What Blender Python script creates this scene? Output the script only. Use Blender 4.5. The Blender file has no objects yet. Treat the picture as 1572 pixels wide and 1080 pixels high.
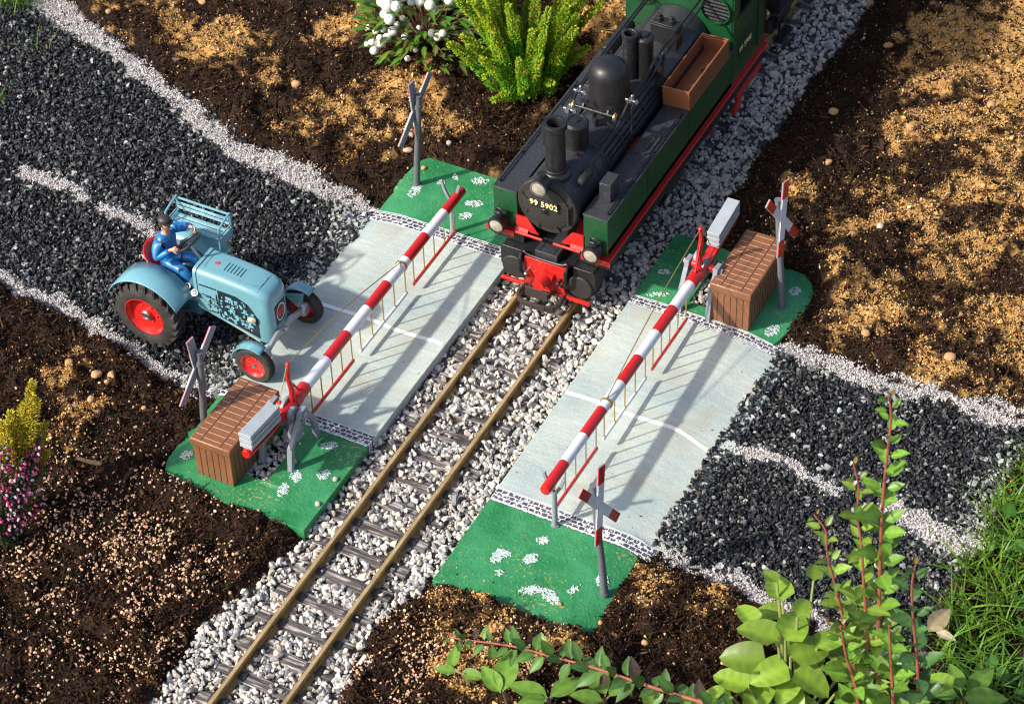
import bpy, bmesh, math, random
import numpy as np
from mathutils import Vector, Matrix
# ---------------------------------------------------------------- camera, sky, sun, exposure (1 unit = 1 decimetre of the garden railway)
sc = bpy.context.scene
col = sc.collection
IW, IH, FPX = 1572., 1080., 4000.
YAW, PIT, ROL = math.radians(-28.9), math.radians(43.93), math.radians(-2.15)
CAM = np.array([7.2626, -13.0788, 14.4814])
_h = np.array([math.sin(YAW), math.cos(YAW), 0.]); _r = np.array([math.cos(YAW), -math.sin(YAW), 0.]); _z = np.array([0, 0, 1.])
FW = _h*math.cos(PIT) - _z*math.sin(PIT); _u = _h*math.sin(PIT) + _z*math.cos(PIT)
RI = math.cos(ROL)*_r + math.sin(ROL)*_u; UP = -math.sin(ROL)*_r + math.cos(ROL)*_u
cd = bpy.data.cameras.new('camera'); co = bpy.data.objects.new('camera', cd); col.objects.link(co)
co.matrix_world = Matrix([[RI[i], UP[i], -FW[i], CAM[i]] for i in range(3)] + [[0, 0, 0, 1]])
cd.sensor_width = 36; cd.lens = FPX/IW*36; cd.clip_start = .5; cd.clip_end = 500
cd.dof.use_dof = True; cd.dof.focus_distance = 20.6; cd.dof.aperture_fstop = 2.6
sc.camera = co
SUN = np.array([-.80, -1.0, 1.0]); SUN /= np.linalg.norm(SUN)      # towards the sun
el = math.asin(SUN[2]); az = math.atan2(SUN[0], SUN[1])
W = bpy.data.worlds.new('World'); sc.world = W; W.use_nodes = True
nt = W.node_tree; bgn = nt.nodes['Background']; sky = nt.nodes.new('ShaderNodeTexSky')
sky.sky_type = 'NISHITA'; sky.sun_disc = False; sky.sun_elevation = el; sky.sun_rotation = az; sky.dust_density = 3.; sky.ozone_density = .4; sky.air_density = .8
nt.links.new(sky.outputs[0], bgn.inputs[0]); bgn.inputs[1].default_value = .135
sd = bpy.data.lights.new('sun', 'SUN'); sd.energy = 3.7; sd.angle = math.radians(2.0); sd.color = (1, .94, .83)
so = bpy.data.objects.new('sun', sd); col.objects.link(so); so.rotation_euler = Vector(-SUN).to_track_quat('-Z', 'Y').to_euler()
sc.view_settings.view_transform = 'Standard'; sc.view_settings.look = 'None'
sc.cycles.filter_width = 1.15
sc.view_settings.exposure = .62; sc.view_settings.gamma = 1
rng = np.random.default_rng(7); random.seed(7)
R = math.radians; PI = math.pi

def ray(px, py): return FW*FPX + RI*(px-IW/2) - UP*(py-IH/2)
def B(px, py, z=0.):
    d = ray(px, py); return CAM + d*((z-CAM[2])/d[2])
def By(px, py, y):
    d = ray(px, py); return CAM + d*((y-CAM[1])/d[1])
def Bx(px, py, x):
    d = ray(px, py); return CAM + d*((x-CAM[0])/d[0])

# ---------------------------------------------------------------- noise
def _hash(ix, iy, s):
    n = (ix.astype(np.int64)*374761393 + iy.astype(np.int64)*668265263 + s*1442695041) & 0x7fffffff
    n = ((n ^ (n >> 13))*1274126177) & 0x7fffffff
    return ((n ^ (n >> 16)) & 0xffff)/65535.
def vn(x, y, f=1., s=0):
    x = np.asarray(x, float)*f + 137.; y = np.asarray(y, float)*f + 211.
    ix = np.floor(x); iy = np.floor(y); fx = x-ix; fy = y-iy
    fx = fx*fx*(3-2*fx); fy = fy*fy*(3-2*fy)
    a = _hash(ix, iy, s); b = _hash(ix+1, iy, s); c = _hash(ix, iy+1, s); d = _hash(ix+1, iy+1, s)
    return (a*(1-fx)+b*fx)*(1-fy) + (c*(1-fx)+d*fx)*fy
def fb(x, y, f=1., s=0, o=3):
    t = 0; a = 1; n = 0
    for i in range(o):
        t = t + a*vn(x, y, f*2**i, s+i*17); n += a; a *= .5
    return t/n
def sm(a, b, x):
    t = np.clip((x-a)/(b-a), 0, 1); return t*t*(3-2*t)

# ---------------------------------------------------------------- materials
MATS = {}
def mat(name, color=(.5, .5, .5), rough=.6, metal=0., bump=0., bscale=40., var=0., vscale=8., attr=None, coat=0., spec=.5, col2=None, transl=0., emis=None):
    if name in MATS: return MATS[name]
    m = bpy.data.materials.new(name); m.use_nodes = True; t = m.node_tree; N = t.nodes; L = t.links
    b = N['Principled BSDF']; b.inputs['Roughness'].default_value = rough; b.inputs['Metallic'].default_value = metal
    b.inputs['Coat Weight'].default_value = coat; b.inputs['Specular IOR Level'].default_value = spec
    b.inputs['Base Color'].default_value = (*color, 1)
    tc = N.new('ShaderNodeTexCoord'); src = None
    if attr:
        a = N.new('ShaderNodeAttribute'); a.attribute_name = attr; src = a.outputs['Color']
    if var > 0 or col2:
        n = N.new('ShaderNodeTexNoise'); n.inputs['Scale'].default_value = vscale; n.inputs['Detail'].default_value = 6; n.inputs['Roughness'].default_value = .65
        L.new(tc.outputs['Object'], n.inputs['Vector'])
        r = N.new('ShaderNodeMapRange'); r.inputs[1].default_value = .35; r.inputs[2].default_value = .68; L.new(n.outputs[0], r.inputs[0])
        mx = N.new('ShaderNodeMix'); mx.data_type = 'RGBA'
        c2 = col2 if col2 else tuple(c*(1-var) for c in color)
        if src is not None:
            mu = N.new('ShaderNodeMix'); mu.data_type = 'RGBA'; mu.blend_type = 'MULTIPLY'; mu.inputs[0].default_value = 1
            mx.inputs[6].default_value = (1, 1, 1, 1); mx.inputs[7].default_value = (1-var,)*3+(1,)
            L.new(r.outputs[0], mx.inputs[0]); L.new(src, mu.inputs[6]); L.new(mx.outputs[2], mu.inputs[7]); src = mu.outputs[2]
        else:
            mx.inputs[6].default_value = (*color, 1); mx.inputs[7].default_value = (*c2, 1)
            L.new(r.outputs[0], mx.inputs[0]); src = mx.outputs[2]
        rr = N.new('ShaderNodeMapRange'); rr.inputs[3].default_value = max(rough-.12, .05); rr.inputs[4].default_value = min(rough+.15, 1)
        L.new(n.outputs[0], rr.inputs[0]); L.new(rr.outputs[0], b.inputs['Roughness'])
    if src is not None: L.new(src, b.inputs['Base Color'])
    if bump > 0:
        n2 = N.new('ShaderNodeTexNoise'); n2.inputs['Scale'].default_value = bscale; n2.inputs['Detail'].default_value = 4
        L.new(tc.outputs['Object'], n2.inputs['Vector'])
        bp = N.new('ShaderNodeBump'); bp.inputs['Strength'].default_value = bump; bp.inputs['Distance'].default_value = .02
        L.new(n2.outputs[0], bp.inputs['Height']); L.new(bp.outputs[0], b.inputs['Normal'])
    if transl > 0:
        tr = N.new('ShaderNodeBsdfTranslucent'); ms = N.new('ShaderNodeMixShader'); ms.inputs[0].default_value = transl
        if src is not None: L.new(src, tr.inputs[0])
        else: tr.inputs[0].default_value = (*color, 1)
        L.new(b.outputs[0], ms.inputs[1]); L.new(tr.outputs[0], ms.inputs[2]); L.new(ms.outputs[0], N['Material Output'].inputs[0])
    if emis: pass
    MATS[name] = m; return m
def nodes_of(m): return m.node_tree.nodes, m.node_tree.links, m.node_tree.nodes['Principled BSDF']

# ---------------------------------------------------------------- mesh builder
def frame(d):
    d = np.asarray(d, float); d = d/np.linalg.norm(d)
    a = np.array([0, 0, 1.]) if abs(d[2]) < .9 else np.array([1., 0, 0])
    u = np.cross(a, d); u /= np.linalg.norm(u); return u, np.cross(d, u), d
class MB:
    def __init__(s): s.v = []; s.f = []; s.c = []
    def add(s, V, F, c=None):
        o = len(s.v); V = [tuple(map(float, p)) for p in V]; s.v += V; s.f += [tuple(i+o for i in f) for f in F]
        s.c += [c if c else (1, 1, 1)]*len(V); return s
    def box(s, x0, x1, y0, y1, z0, z1, M=None, c=None):
        V = np.array([[x, y, z] for z in (z0, z1) for y in (y0, y1) for x in (x0, x1)], float)
        if M is not None: V = np.array([M @ Vector(p) for p in V])
        return s.add(V, [(0, 2, 3, 1), (4, 5, 7, 6), (0, 1, 5, 4), (1, 3, 7, 5), (3, 2, 6, 7), (2, 0, 4, 6)], c)
    def beam(s, p0, p1, w, h, up=(0, 0, 1), c=None):
        p0 = np.array(p0, float); p1 = np.array(p1, float); d = (p1-p0)/np.linalg.norm(p1-p0)
        u = np.cross(np.array(up, float), d); u /= np.linalg.norm(u); v = np.cross(d, u)
        V = [p+u*a*w/2+v*b*h/2 for p in (p0, p1) for a, b in ((-1, -1), (1, -1), (1, 1), (-1, 1))]
        return s.add(V, [(3, 2, 1, 0), (4, 5, 6, 7), (0, 1, 5, 4), (1, 2, 6, 5), (2, 3, 7, 6), (3, 0, 4, 7)], c)
    def lathe(s, prof, o=(0, 0, 0), ax=(0, 0, 1), n=32, c=None, cap=True, a0=0., a1=2*PI):
        u, v, d = frame(ax); o = np.array(o, float); V = []; F = []; full = abs(a1-a0-2*PI) < 1e-6; m = n if full else n+1
        for r, t in prof:
            for k in range(m):
                a = a0+(a1-a0)*k/n; V.append(o+d*t+(u*math.cos(a)+v*math.sin(a))*r)
        for i in range(len(prof)-1):
            for k in range(n):
                k2 = (k+1) % m; F.append((i*m+k, i*m+k2, (i+1)*m+k2, (i+1)*m+k))
        if cap and full:
            if prof[0][0] > 1e-6: F.append(tuple(range(m))[::-1])
            if prof[-1][0] > 1e-6: F.append(tuple((len(prof)-1)*m+k for k in range(m)))
        return s.add(V, F, c)
    def cyl(s, p0, p1, r, r2=None, n=20, c=None):
        p0 = np.array(p0, float); p1 = np.array(p1, float); L = np.linalg.norm(p1-p0)
        return s.lathe([(r, 0), (r if r2 is None else r2, L)], p0, p1-p0, n, c)
    def tube(s, P, r, n=8, c=None, sub=1):
        P = [np.array(p, float) for p in P]
        if sub > 1 and len(P) > 2:
            Q = []
            for i in range(len(P)-1):
                a = P[max(i-1, 0)]; b = P[i]; d = P[i+1]; e = P[min(i+2, len(P)-1)]
                for k in range(sub):
                    t = k/sub; Q.append(.5*((2*b)+(-a+d)*t+(2*a-5*b+4*d-e)*t*t+(-a+3*b-3*d+e)*t**3))
            Q.append(P[-1]); P = Q
        rr = r if hasattr(r, '__len__') else [r]*len(P)
        if len(rr) != len(P): rr = np.interp(np.linspace(0, 1, len(P)), np.linspace(0, 1, len(rr)), rr)
        V = []; F = []; u = None
        for i, p in enumerate(P):
            d = P[min(i+1, len(P)-1)]-P[max(i-1, 0)]; d = d/(np.linalg.norm(d)+1e-12)
            if u is None: u, _, _ = frame(d)
            u = u-d*np.dot(u, d); u /= np.linalg.norm(u)+1e-12; v = np.cross(d, u)
            for k in range(n):
                a = 2*PI*k/n; V.append(p+(u*math.cos(a)+v*math.sin(a))*rr[i])
        for i in range(len(P)-1):
            for k in range(n): F.append((i*n+k, i*n+(k+1) % n, (i+1)*n+(k+1) % n, (i+1)*n+k))
        F.append(tuple(range(n))[::-1]); F.append(tuple((len(P)-1)*n+k for k in range(n)))
        return s.add(V, F, c)
    def prism(s, poly, a, b, axis='x', c=None):
        # poly of 2-D points extruded along an axis from a to b
        def q(p, t): return {'x': (t, p[0], p[1]), 'y': (p[0], t, p[1]), 'z': (p[0], p[1], t)}[axis]
        n = len(poly); V = [q(p, a) for p in poly]+[q(p, b) for p in poly]
        F = [tuple(range(n)), tuple(range(n, 2*n))[::-1]]+[(i, i+n, (i+1) % n+n, (i+1) % n) for i in range(n)]
        return s.add(V, F, c)
    def sph(s, o, r, n=16, m=10, sc_=(1, 1, 1), c=None):
        o = np.array(o, float); V = [o+np.array([0, 0, -r*sc_[2]])]; F = []
        for i in range(1, m):
            t = PI*i/m-PI/2
            for k in range(n):
                a = 2*PI*k/n; V.append(o+r*np.array([math.cos(t)*math.cos(a)*sc_[0], math.cos(t)*math.sin(a)*sc_[1], math.sin(t)*sc_[2]]))
        V.append(o+np.array([0, 0, r*sc_[2]]))
        for k in range(n): F.append((0, 1+(k+1) % n, 1+k)); F.append((len(V)-1, 1+(m-2)*n+k, 1+(m-2)*n+(k+1) % n))
        for i in range(m-2):
            for k in range(n): F.append((1+i*n+k, 1+i*n+(k+1) % n, 1+(i+1)*n+(k+1) % n, 1+(i+1)*n+k))
        return s.add(V, F, c)
    def grid(s, G, c=None, cols=None):
        a = len(G); b = len(G[0]); V = [p for r_ in G for p in r_]
        o = len(s.v); s.add(V, [(i*b+j, i*b+j+1, (i+1)*b+j+1, (i+1)*b+j) for i in range(a-1) for j in range(b-1)], c)
        if cols: s.c[o:] = cols
        return s
    def xf(s, M):
        s.v = [tuple(M @ Vector(p)) for p in s.v]; return s
    def build(s, name, m, parent=None, bev=0., smooth=35, local=True, recalc=True, color=False):
        me = bpy.data.meshes.new(name); V = np.array(s.v)
        if parent is not None and not local:
            V = V-np.array(root_of(parent).location)
        me.from_pydata(V.tolist(), [], s.f); me.materials.append(m)
        if recalc:
            bm = bmesh.new(); bm.from_mesh(me); bmesh.ops.recalc_face_normals(bm, faces=bm.faces); bm.to_mesh(me); bm.free()
        if color:
            ca = me.color_attributes.new('Col', 'FLOAT_COLOR', 'POINT')
            ca.data.foreach_set('color', np.c_[np.array(s.c), np.ones(len(s.c))].ravel())
        if smooth:
            me.shade_smooth(); me.set_sharp_from_angle(angle=R(smooth))
        o = bpy.data.objects.new(name, me); col.objects.link(o)
        if parent is not None: o.parent = parent
        if bev:
            md = o.modifiers.new('bevel', 'BEVEL'); md.width = bev; md.segments = 2; md.limit_method = 'ANGLE'; md.angle_limit = R(40)
        return o
def root_of(o):
    while o.parent: o = o.parent
    return o
def tag(o, label=None, cat=None, group=None, kind=None):
    if label: o['label'] = label
    if cat: o['category'] = cat
    if group: o['group'] = group
    if kind: o['kind'] = kind
    return o
def thing(name, label, cat, loc=(0, 0, 0), rz=0, group=None):
    o = bpy.data.objects.new(name, None); o.empty_display_size = .2; col.objects.link(o)
    o.location = tuple(map(float, loc)); o.rotation_euler = (0, 0, rz); return tag(o, label, cat, group)
def dup(o, parent=None):
    c = o.copy(); col.objects.link(c); c.parent = parent
    for ch in list(o.children): dup(ch, c)
    return c

# ---------------------------------------------------------------- regions of the ground (world XY)
L1U = np.array([(-12, 3.6), (-6.34, 2.53), (-5.92, 2.5), (-5.13, 2.21), (-4.54, 1.95), (-3.91, 1.73), (-3.43, 1.5), (-2.98, 1.42), (-2.48, 1.36), (-1.87, 1.2), (-1.6, 1.1)])
L1L = np.array([(-12, 3.3), (-6.42, 2.27), (-6.02, 2.12), (-5.08, 1.86), (-4.54, 1.63), (-3.97, 1.39), (-3.52, 1.21), (-3.17, 1.08), (-2.41, 1.01), (-1.9, .95), (-1.6, 1.)])
L3U = np.array([(-12, -.3), (-4.33, -.86), (-3.41, -.97), (-3., -1.11), (-2.56, -1.2), (-2.05, -1.31), (-1.75, -1.38)])
L3L = np.array([(-12, -.5), (-4.18, -1.08), (-3.38, -1.21), (-2.96, -1.27), (-2.49, -1.41), (-2.08, -1.46), (-1.75, -1.45)])
def ip(T, x): return np.interp(x, T[:, 0], T[:, 1])
def seg_d(x, y, pts):
    d = np.full(np.shape(x), 1e9)
    for (ax, ay), (bx, by) in zip(pts[:-1], pts[1:]):
        t = np.clip(((x-ax)*(bx-ax)+(y-ay)*(by-ay))/((bx-ax)**2+(by-ay)**2), 0, 1)
        d = np.minimum(d, np.hypot(x-ax-t*(bx-ax), y-ay-t*(by-ay)))
    return d
SANDL = [([(-5.8, .5), (-5.3, .43)], .08), ([(-4.86, .25), (-4.5, .22), (-4.25, .19)], .085), ([(-3.98, .14), (-3.54, .1), (-3.2, .04)], .085),
         ([(1.9, 1.02), (2.2, 1.07), (2.55, 1.03), (2.88, 1.02), (3.22, 1.11), (3.57, 1.04), (3.93, 1.1), (4.4, 1.15)], .085),
         ([(2.6, 1.02), (2.95, 1.17), (3.2, 1.2)], .04), ([(3.2, 1.02), (3.6, 1.2), (4.0, 1.25)], .05),
         ([(1.96, -.17), (2.21, -.13), (2.47, -.11), (2.75, -.13), (2.92, -.16)], .07),
         ([(3.3, -.16), (3.56, -.2), (3.78, -.24), (4.0, -.28)], .12),
         ([(1.95, -1.34), (2.22, -1.35), (2.54, -1.37), (2.86, -1.39), (3.18, -1.43), (3.6, -1.48), (4., -1.5)], .075)]
def lineD(x, y):          # >0 inside a line of white grit, falls with distance
    wx = x+.10*(vn(x, y, 5, 5)-.5)+.05*(vn(x, y, 17, 6)-.5); wy = y+.10*(vn(x, y, 5, 7)-.5)+.06*(vn(x, y, 17, 8)-.5)
    a = np.minimum(ip(L1U, wx)-wy, wy-ip(L1L, wx)); b = np.minimum(ip(L3U, wx)-wy, wy-ip(L3L, wx))
    a = a-.035-.02*(wx < -3); b = b-.015; a = np.where(wx < -1.75, a, -9); b = np.where(wx < -1.8, b, -9)
    m = np.maximum(a, b)
    for pts, w in SANDL: m = np.maximum(m, w-seg_d(wx, wy, pts))
    return m
def boardD(x, y):         # inside either board (positive)
    a = np.minimum(np.minimum(x+1.8, -.46-x), np.minimum(y+2.4, 1.85-y))
    b = np.minimum(np.minimum(x-.62, 1.9-x), np.minimum(y+2.4, 1.85-y))
    return np.maximum(a, b)
def ballD(x, y):
    e = .08*(vn(x, y, 4, 11)-.5)+.06*(vn(x, y, 11, 12)-.5)
    xr = np.interp(y, [-5, -3.7, -3.2, -2.7, -2.3, 1.7, 2.1, 2.6, 4, 5.2, 8, 9], [.6, .56, .48, .5, .63, .63, .92, .85, .83, .88, .8, .8])
    xl = np.interp(y, [-5, -4.1, -3.5, -2.9, -2.4, 1.8, 2.2, 9], [-.66, -.68, -.7, -.56, -.5, -.5, -.6, -.6])
    return np.minimum(xr-x, x-xl)+e
def darkD(x, y):
    e = .06*(vn(x, y, 6, 21)-.5)
    a = np.minimum(np.minimum(ip(L1U, x)-.08-y, y-ip(L3L, x)-.04), -1.74-x)
    b = np.minimum(np.minimum(1.04-y, y+1.38), np.minimum(x-1.86, 4.02-x))
    return np.maximum(a, b)+e
GOLD = [(-2.3, 2.45, .5), (-2.62, 1.95, .38), (-2.95, 1.78, .3), (-3.3, 3.1, .35), (-4.4, 2.6, .45), (-5.2, 2.9, .5), (-3.6, 2.2, .25), (2., 5.5, .7), (2.4, 5.1, .7), (1.63, 4.68, .35), (2.2, 4.3, .45), (1.75, 3.85, .35),
        (2.0, 2.95, .4), (2.6, 3.5, .5), (2.24, 1.93, .35), (2.75, 2.6, .4), (2.5, 1.62, .3), (3.2, 1.46, .4), (3.44, 2., .4), (1.36, 2.8, .16), (-2.72, -2.05, .28), (-3.1, -1.8, .25), (-3.1, -1.55, .2),
        (.86, -2.55, .25), (1.28, -2.6, .35), (1.66, -2.58, .3), (1.3, -2.85, .3), (3.1, 4.5, .7), (3.3, 3.2, .5), (-.75, 3.6, .5), (-1.3, 4.3, .5), (2.05, -1.75, .25), (2.6, -1.8, .25), (-1.7, 2.35, .25), (4.0, 2.0, .5), (-2.2, 3.7, .4)]
def goldW(x, y):
    g = np.zeros(np.shape(x))
    for gx, gy, r_ in GOLD: g = np.maximum(g, np.exp(-((x-gx)**2+(y-gy)**2)/(1.5*r_*r_)))
    return g
def goldM(x, y):
    return sm(.47, .74, .50*goldW(x, y)+.75*(fb(x, y, 2.7, 31, 3)-.5)+.60*(fb(x, y, 12, 35, 3)-.5)+.20+.035*sm(1.2, 1.8, x)*sm(.8, 1.4, y))
def granW(x, y):          # pale granules bottom left and bottom centre
    g = np.zeros(np.shape(x))
    for gx, gy, r_ in [(-1.75, -3.0, .5), (-1.3, -3.0, .35), (-1.9, -3.5, .7), (-1.3, -3.8, .6), (-2.6, -3.2, .6), (.75, -3.1, .45), (1.1, -3.3, .5), (-1.0, -3.2, .3), (-2.4, -2.65, .3)]:
        g = np.maximum(g, (1. if r_ in (.5, .35) else .55)*np.exp(-((x-gx)**2+(y-gy)**2)/(1.4*r_*r_)))
    return g
def gz(x, y):
    s = .075*(fb(x, y, .9, 41, 2)-.35)+.11*(fb(x, y, 2.6, 43, 3)-.45)+.075*(fb(x, y, 9, 47, 3)-.5)+.022*(vn(x, y, 34, 49)-.5)
    s = s+.05+.06*(fb(x, y, 1.7, 44, 2)-.5)+.05*np.maximum(fb(x, y, 4.5, 45, 2)-.55, 0)/.2
    hard = np.maximum(np.maximum(ballD(x, y), darkD(x, y)), np.maximum(lineD(x, y)*.8, -9))
    flat = -.015+.03*(fb(x, y, 1.6, 51, 2)-.5)
    w = sm(-.12, .05, hard); z = s*(1-w)+flat*w
    # the roads slope up to the deck of the boards
    dx = np.maximum(np.abs(x)-1.85, 0); ramp = .05*np.exp(-dx/.25)*sm(-1.5, -1.3, y)*(1-sm(1., 1.15, y)); z = z+ramp*sm(1.7, 1.85, np.abs(x))
    b = boardD(x, y); z = np.where(b > 0, z-sm(0, .07, b)*.16, z)
    # soil heaped against the outer ends of the boards
    hp = .10*np.exp(-((y+2.45)/.16)**2)*((np.abs(x) > .6) | (x > -1.8) & (x < -.5))*sm(.62, .8, np.abs(x)-.05*(x < 0))+.07*np.exp(-((y-1.95)/.15)**2)*(np.abs(x) > .62)
    hp = hp*(np.abs(x) < 2.2)
    z = z+hp*(1-sm(0, .05, b))*(1-sm(-.05, .05, ballD(x, y)))
    return z

# ---------------------------------------------------------------- ground sheet
def axis(a, b, st, far):
    f = np.arange(a, b+st/2, st); k = np.array([.1, .3, .7, 1.5, 3, 6, 12, 24, 40, 60.])
    return np.r_[(a-k[::-1]), f, (b+k)] if far else f
def arr_mesh(name, V, F, C, m, smooth=False, tri=False):
    me = bpy.data.meshes.new(name); nv = len(V); k = F.shape[1]; nf = len(F)
    me.vertices.add(nv); me.vertices.foreach_set('co', np.ascontiguousarray(V, dtype=np.float32).ravel())
    me.loops.add(nf*k); me.loops.foreach_set('vertex_index', np.ascontiguousarray(F, dtype=np.int32).ravel())
    me.polygons.add(nf); me.polygons.foreach_set('loop_start', np.arange(0, nf*k, k, dtype=np.int32)); me.polygons.foreach_set('loop_total', np.full(nf, k, dtype=np.int32))
    me.update(calc_edges=True)
    if C is not None:
        ca = me.color_attributes.new('Col', 'FLOAT_COLOR', 'POINT')
        ca.data.foreach_set('color', np.c_[C, np.ones(nv)].astype(np.float32).ravel())
    me.materials.append(m)
    if smooth: me.shade_smooth()
    else: me.shade_flat()
    o = bpy.data.objects.new(name, me); col.objects.link(o); return o
BROWN = np.array([.024, .0130, .008]); SAND = np.array([.56, .32, .11]); DARK = np.array([.015, .016, .018]); WHITE = np.array([.56, .53, .52])
def build_ground():
    X = axis(-7.2, 5.6, .02, True); Y = axis(-5.2, 7., .02, True)
    gx, gy = np.meshgrid(X, Y); z = gz(gx, gy)
    far = np.maximum(np.maximum(-7.2-gx, gx-5.6), np.maximum(-5.2-gy, gy-7.)); z = np.where(far > .5, .05, z)
    g = goldM(gx, gy)[..., None]; br = BROWN*(.7+.9*fb(gx, gy, 9, 61, 3))[..., None]
    C = br*(1-g)+SAND*(.75+.4*vn(gx, gy, 30, 62))[..., None]*g
    wb = sm(-.03, .03, ballD(gx, gy))[..., None]; C = C*(1-wb)+np.array([.16, .15, .14])*wb
    wd = (sm(-.03, .03, darkD(gx, gy)))[..., None]*(1-wb); C = C*(1-wd)+DARK*wd
    wl = sm(.0, .03, lineD(gx, gy))[..., None]; C = C*(1-wl)+WHITE*.8*wl
    gr = (sm(-.1, .2, gx-4.0)*(1-sm(.6, .9, gy)))[..., None]; C = C*(1-gr)+np.array([.02, .028, .01])*gr
    ny, nx = gx.shape; i = np.arange(nx-1); j = np.arange(ny-1); ii, jj = np.meshgrid(i, j); a = (jj*nx+ii).ravel()
    F = np.c_[a, a+1, a+1+nx, a+nx]
    m = mat('ground_earth', rough=.92, bump=.9, bscale=60, attr='Col', var=.45, vscale=26, spec=.15)
    o = arr_mesh('ground', np.c_[gx.ravel(), gy.ravel(), z.ravel()], F, C.reshape(-1, 3), m, smooth=True)
    tag(o, 'dark brown garden soil with golden sandy patches', 'ground', kind='structure')
build_ground()

# ---------------------------------------------------------------- scattered grains and stones
def hulls(n, k, squash=(1, .8, .6), seed=1, rnd=.25):
    r_ = np.random.default_rng(seed); out = []
    for q in range(k):
        P = r_.normal(size=(n, 3)); P /= np.linalg.norm(P, axis=1)[:, None]; P *= (1-rnd*r_.random((n, 1)))
        P *= np.array(squash)*(1+.25*(r_.random(3)-.5))
        bm = bmesh.new()
        for p in P: bm.verts.new(p)
        bmesh.ops.convex_hull(bm, input=bm.verts); loose = [v for v in bm.verts if not v.link_faces]; bmesh.ops.delete(bm, geom=loose)
        bmesh.ops.triangulate(bm, faces=bm.faces); bmesh.ops.recalc_face_normals(bm, faces=bm.faces); bm.verts.index_update()
        out.append((np.array([v.co[:] for v in bm.verts]), np.array([[v.index for v in f.verts] for f in bm.faces]))); bm.free()
    return out
def rotm(n, tilt=1.):
    q = rng.normal(size=(n, 4)); q[:, 1:3] *= tilt; q /= np.linalg.norm(q, axis=1)[:, None]; w, x, y, z = q.T
    return np.stack([1-2*(y*y+z*z), 2*(x*y-z*w), 2*(x*z+y*w), 2*(x*y+z*w), 1-2*(x*x+z*z), 2*(y*z-x*w), 2*(x*z-y*w), 2*(y*z+x*w), 1-2*(x*x+y*y)], 1).reshape(-1, 3, 3)
def scatter(name, H, P, S, C, m, label, cat, tilt=1., smooth=False):
    if np.ndim(S) == 1: S = np.c_[S, S, S]
    Vs = []; Fs = []; Cs = []; off = 0; pick = rng.integers(0, len(H), len(P)); M = rotm(len(P), tilt)
    for h, (hv, hf) in enumerate(H):
        I = np.where(pick == h)[0]
        if not len(I): continue
        V = np.einsum('nij,nkj->nki', M[I], hv[None]*S[I][:, None, :])+P[I][:, None, :]
        F = hf[None]+(np.arange(len(I))*len(hv))[:, None, None]+off
        Vs.append(V.reshape(-1, 3)); Fs.append(F.reshape(-1, 3)); Cs.append(np.repeat(C[I], len(hv), 0)); off += len(I)*len(hv)
    o = arr_mesh(name, np.concatenate(Vs), np.concatenate(Fs), np.concatenate(Cs), m, smooth)
    return tag(o, label, cat, kind='stuff')
C0, CX, CY = B(-130, 1180)[:2], None, None
def pts(n):
    """random points over the ground the camera could see, with a margin"""
    n = int(n*1.2); u = rng.random(n)*1.32-.16; v = rng.random(n)*1.3-.13
    px, py = u*IW, v*IH
    d = FW[None]*FPX+RI[None]*(px-IW/2)[:, None]-UP[None]*(py-IH/2)[:, None]
    t = -CAM[2]/d[:, 2]; Q = CAM+d*t[:, None]; return Q[:, 0], Q[:, 1]
def greys(n, base, var, tint=.03):
    b = base*(1+var*(rng.random((n, 1))*2-1)); return np.clip(b*(1+tint*rng.normal(size=(n, 3))), 0, 1)
def on_hole(x, y):  # the slots in the boards below the barrier drives
    return ((np.abs(x+1.07) < .11) & (y > -2.1) & (y < -1.5)) | ((np.abs(x-1.17) < .12) & (y > 1.12) & (y < 1.72))

mstone = mat('pale_stone', rough=.8, attr='Col', var=.22, vscale=30, bump=.25, bscale=90, spec=.3)
mdark = mat('dark_stone', rough=.5, attr='Col', var=.35, vscale=24, bump=.3, bscale=70, spec=.5)
mgrain = mat('grains', rough=.85, attr='Col', spec=.2)
def z_on(x, y): return gz(x, y)
def ballast():
    H = hulls(15, 16, (1, .80, .64), 3, .22)
    x, y = pts(120000); n = len(x); d = ballD(x, y)-.015
    k = ((d > 0)&(boardD(x, y) < .01)) | on_hole(x, y); x, y = x[k], y[k]
    # thin to a dense layer
    cell = {}; keep = []
    for i in range(len(x)):
        c = (int(x[i]/.033+300), int(y[i]/.033+300))
        if cell.get(c, 0) < 2: cell[c] = cell.get(c, 0)+1; keep.append(i)
    x, y = x[keep], y[keep]; n = len(x)
    s = .017+.028*rng.random(n)**1.6; s[rng.random(n) < .04] *= 1.3
    z = np.full(n, -.010)+.026*rng.random(n)
    # lower over the sleepers
    sl = np.abs(((y+2.89)/.2735+.5) % 1-.5)*.2735 < .058; ins = (np.abs(x) < .42)&sl
    buried = .12+.88*sm(-2.2, -1.6, y)*(1-sm(3, 5, y))
    kp = ~ins | (rng.random(n) < .36*buried*(.35+.9*vn(x, y, 2.2, 71)))
    rail = np.abs(np.abs(x)-.235) < .045; kp &= ~(rail & (rng.random(n) < .6)); z = np.where(ins, z+.035, z); z = np.where(rail, -.02, z)
    z = np.where(np.abs(x) > .45, z+.015, z); z = np.where(on_hole(x, y), z+.045, z)
    x, y, z, s, n = x[kp], y[kp], z[kp], s[kp], kp.sum()
    t = rng.random(n); base = np.where((t < .16)[:, None], np.array([.28, .28, .29]), np.where((t < .36)[:, None], np.array([.55, .48, .41]), np.array([.57, .55, .51])))
    C = greys(n, base, .16, .015)
    scatter('ballast', H, np.c_[x, y, z], np.c_[s, s*(.8+.4*rng.random(n)), s*(.8+.4*rng.random(n))], C, mstone, 'white and pale grey crushed marble ballast along the track', 'ballast')
ballast()
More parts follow.
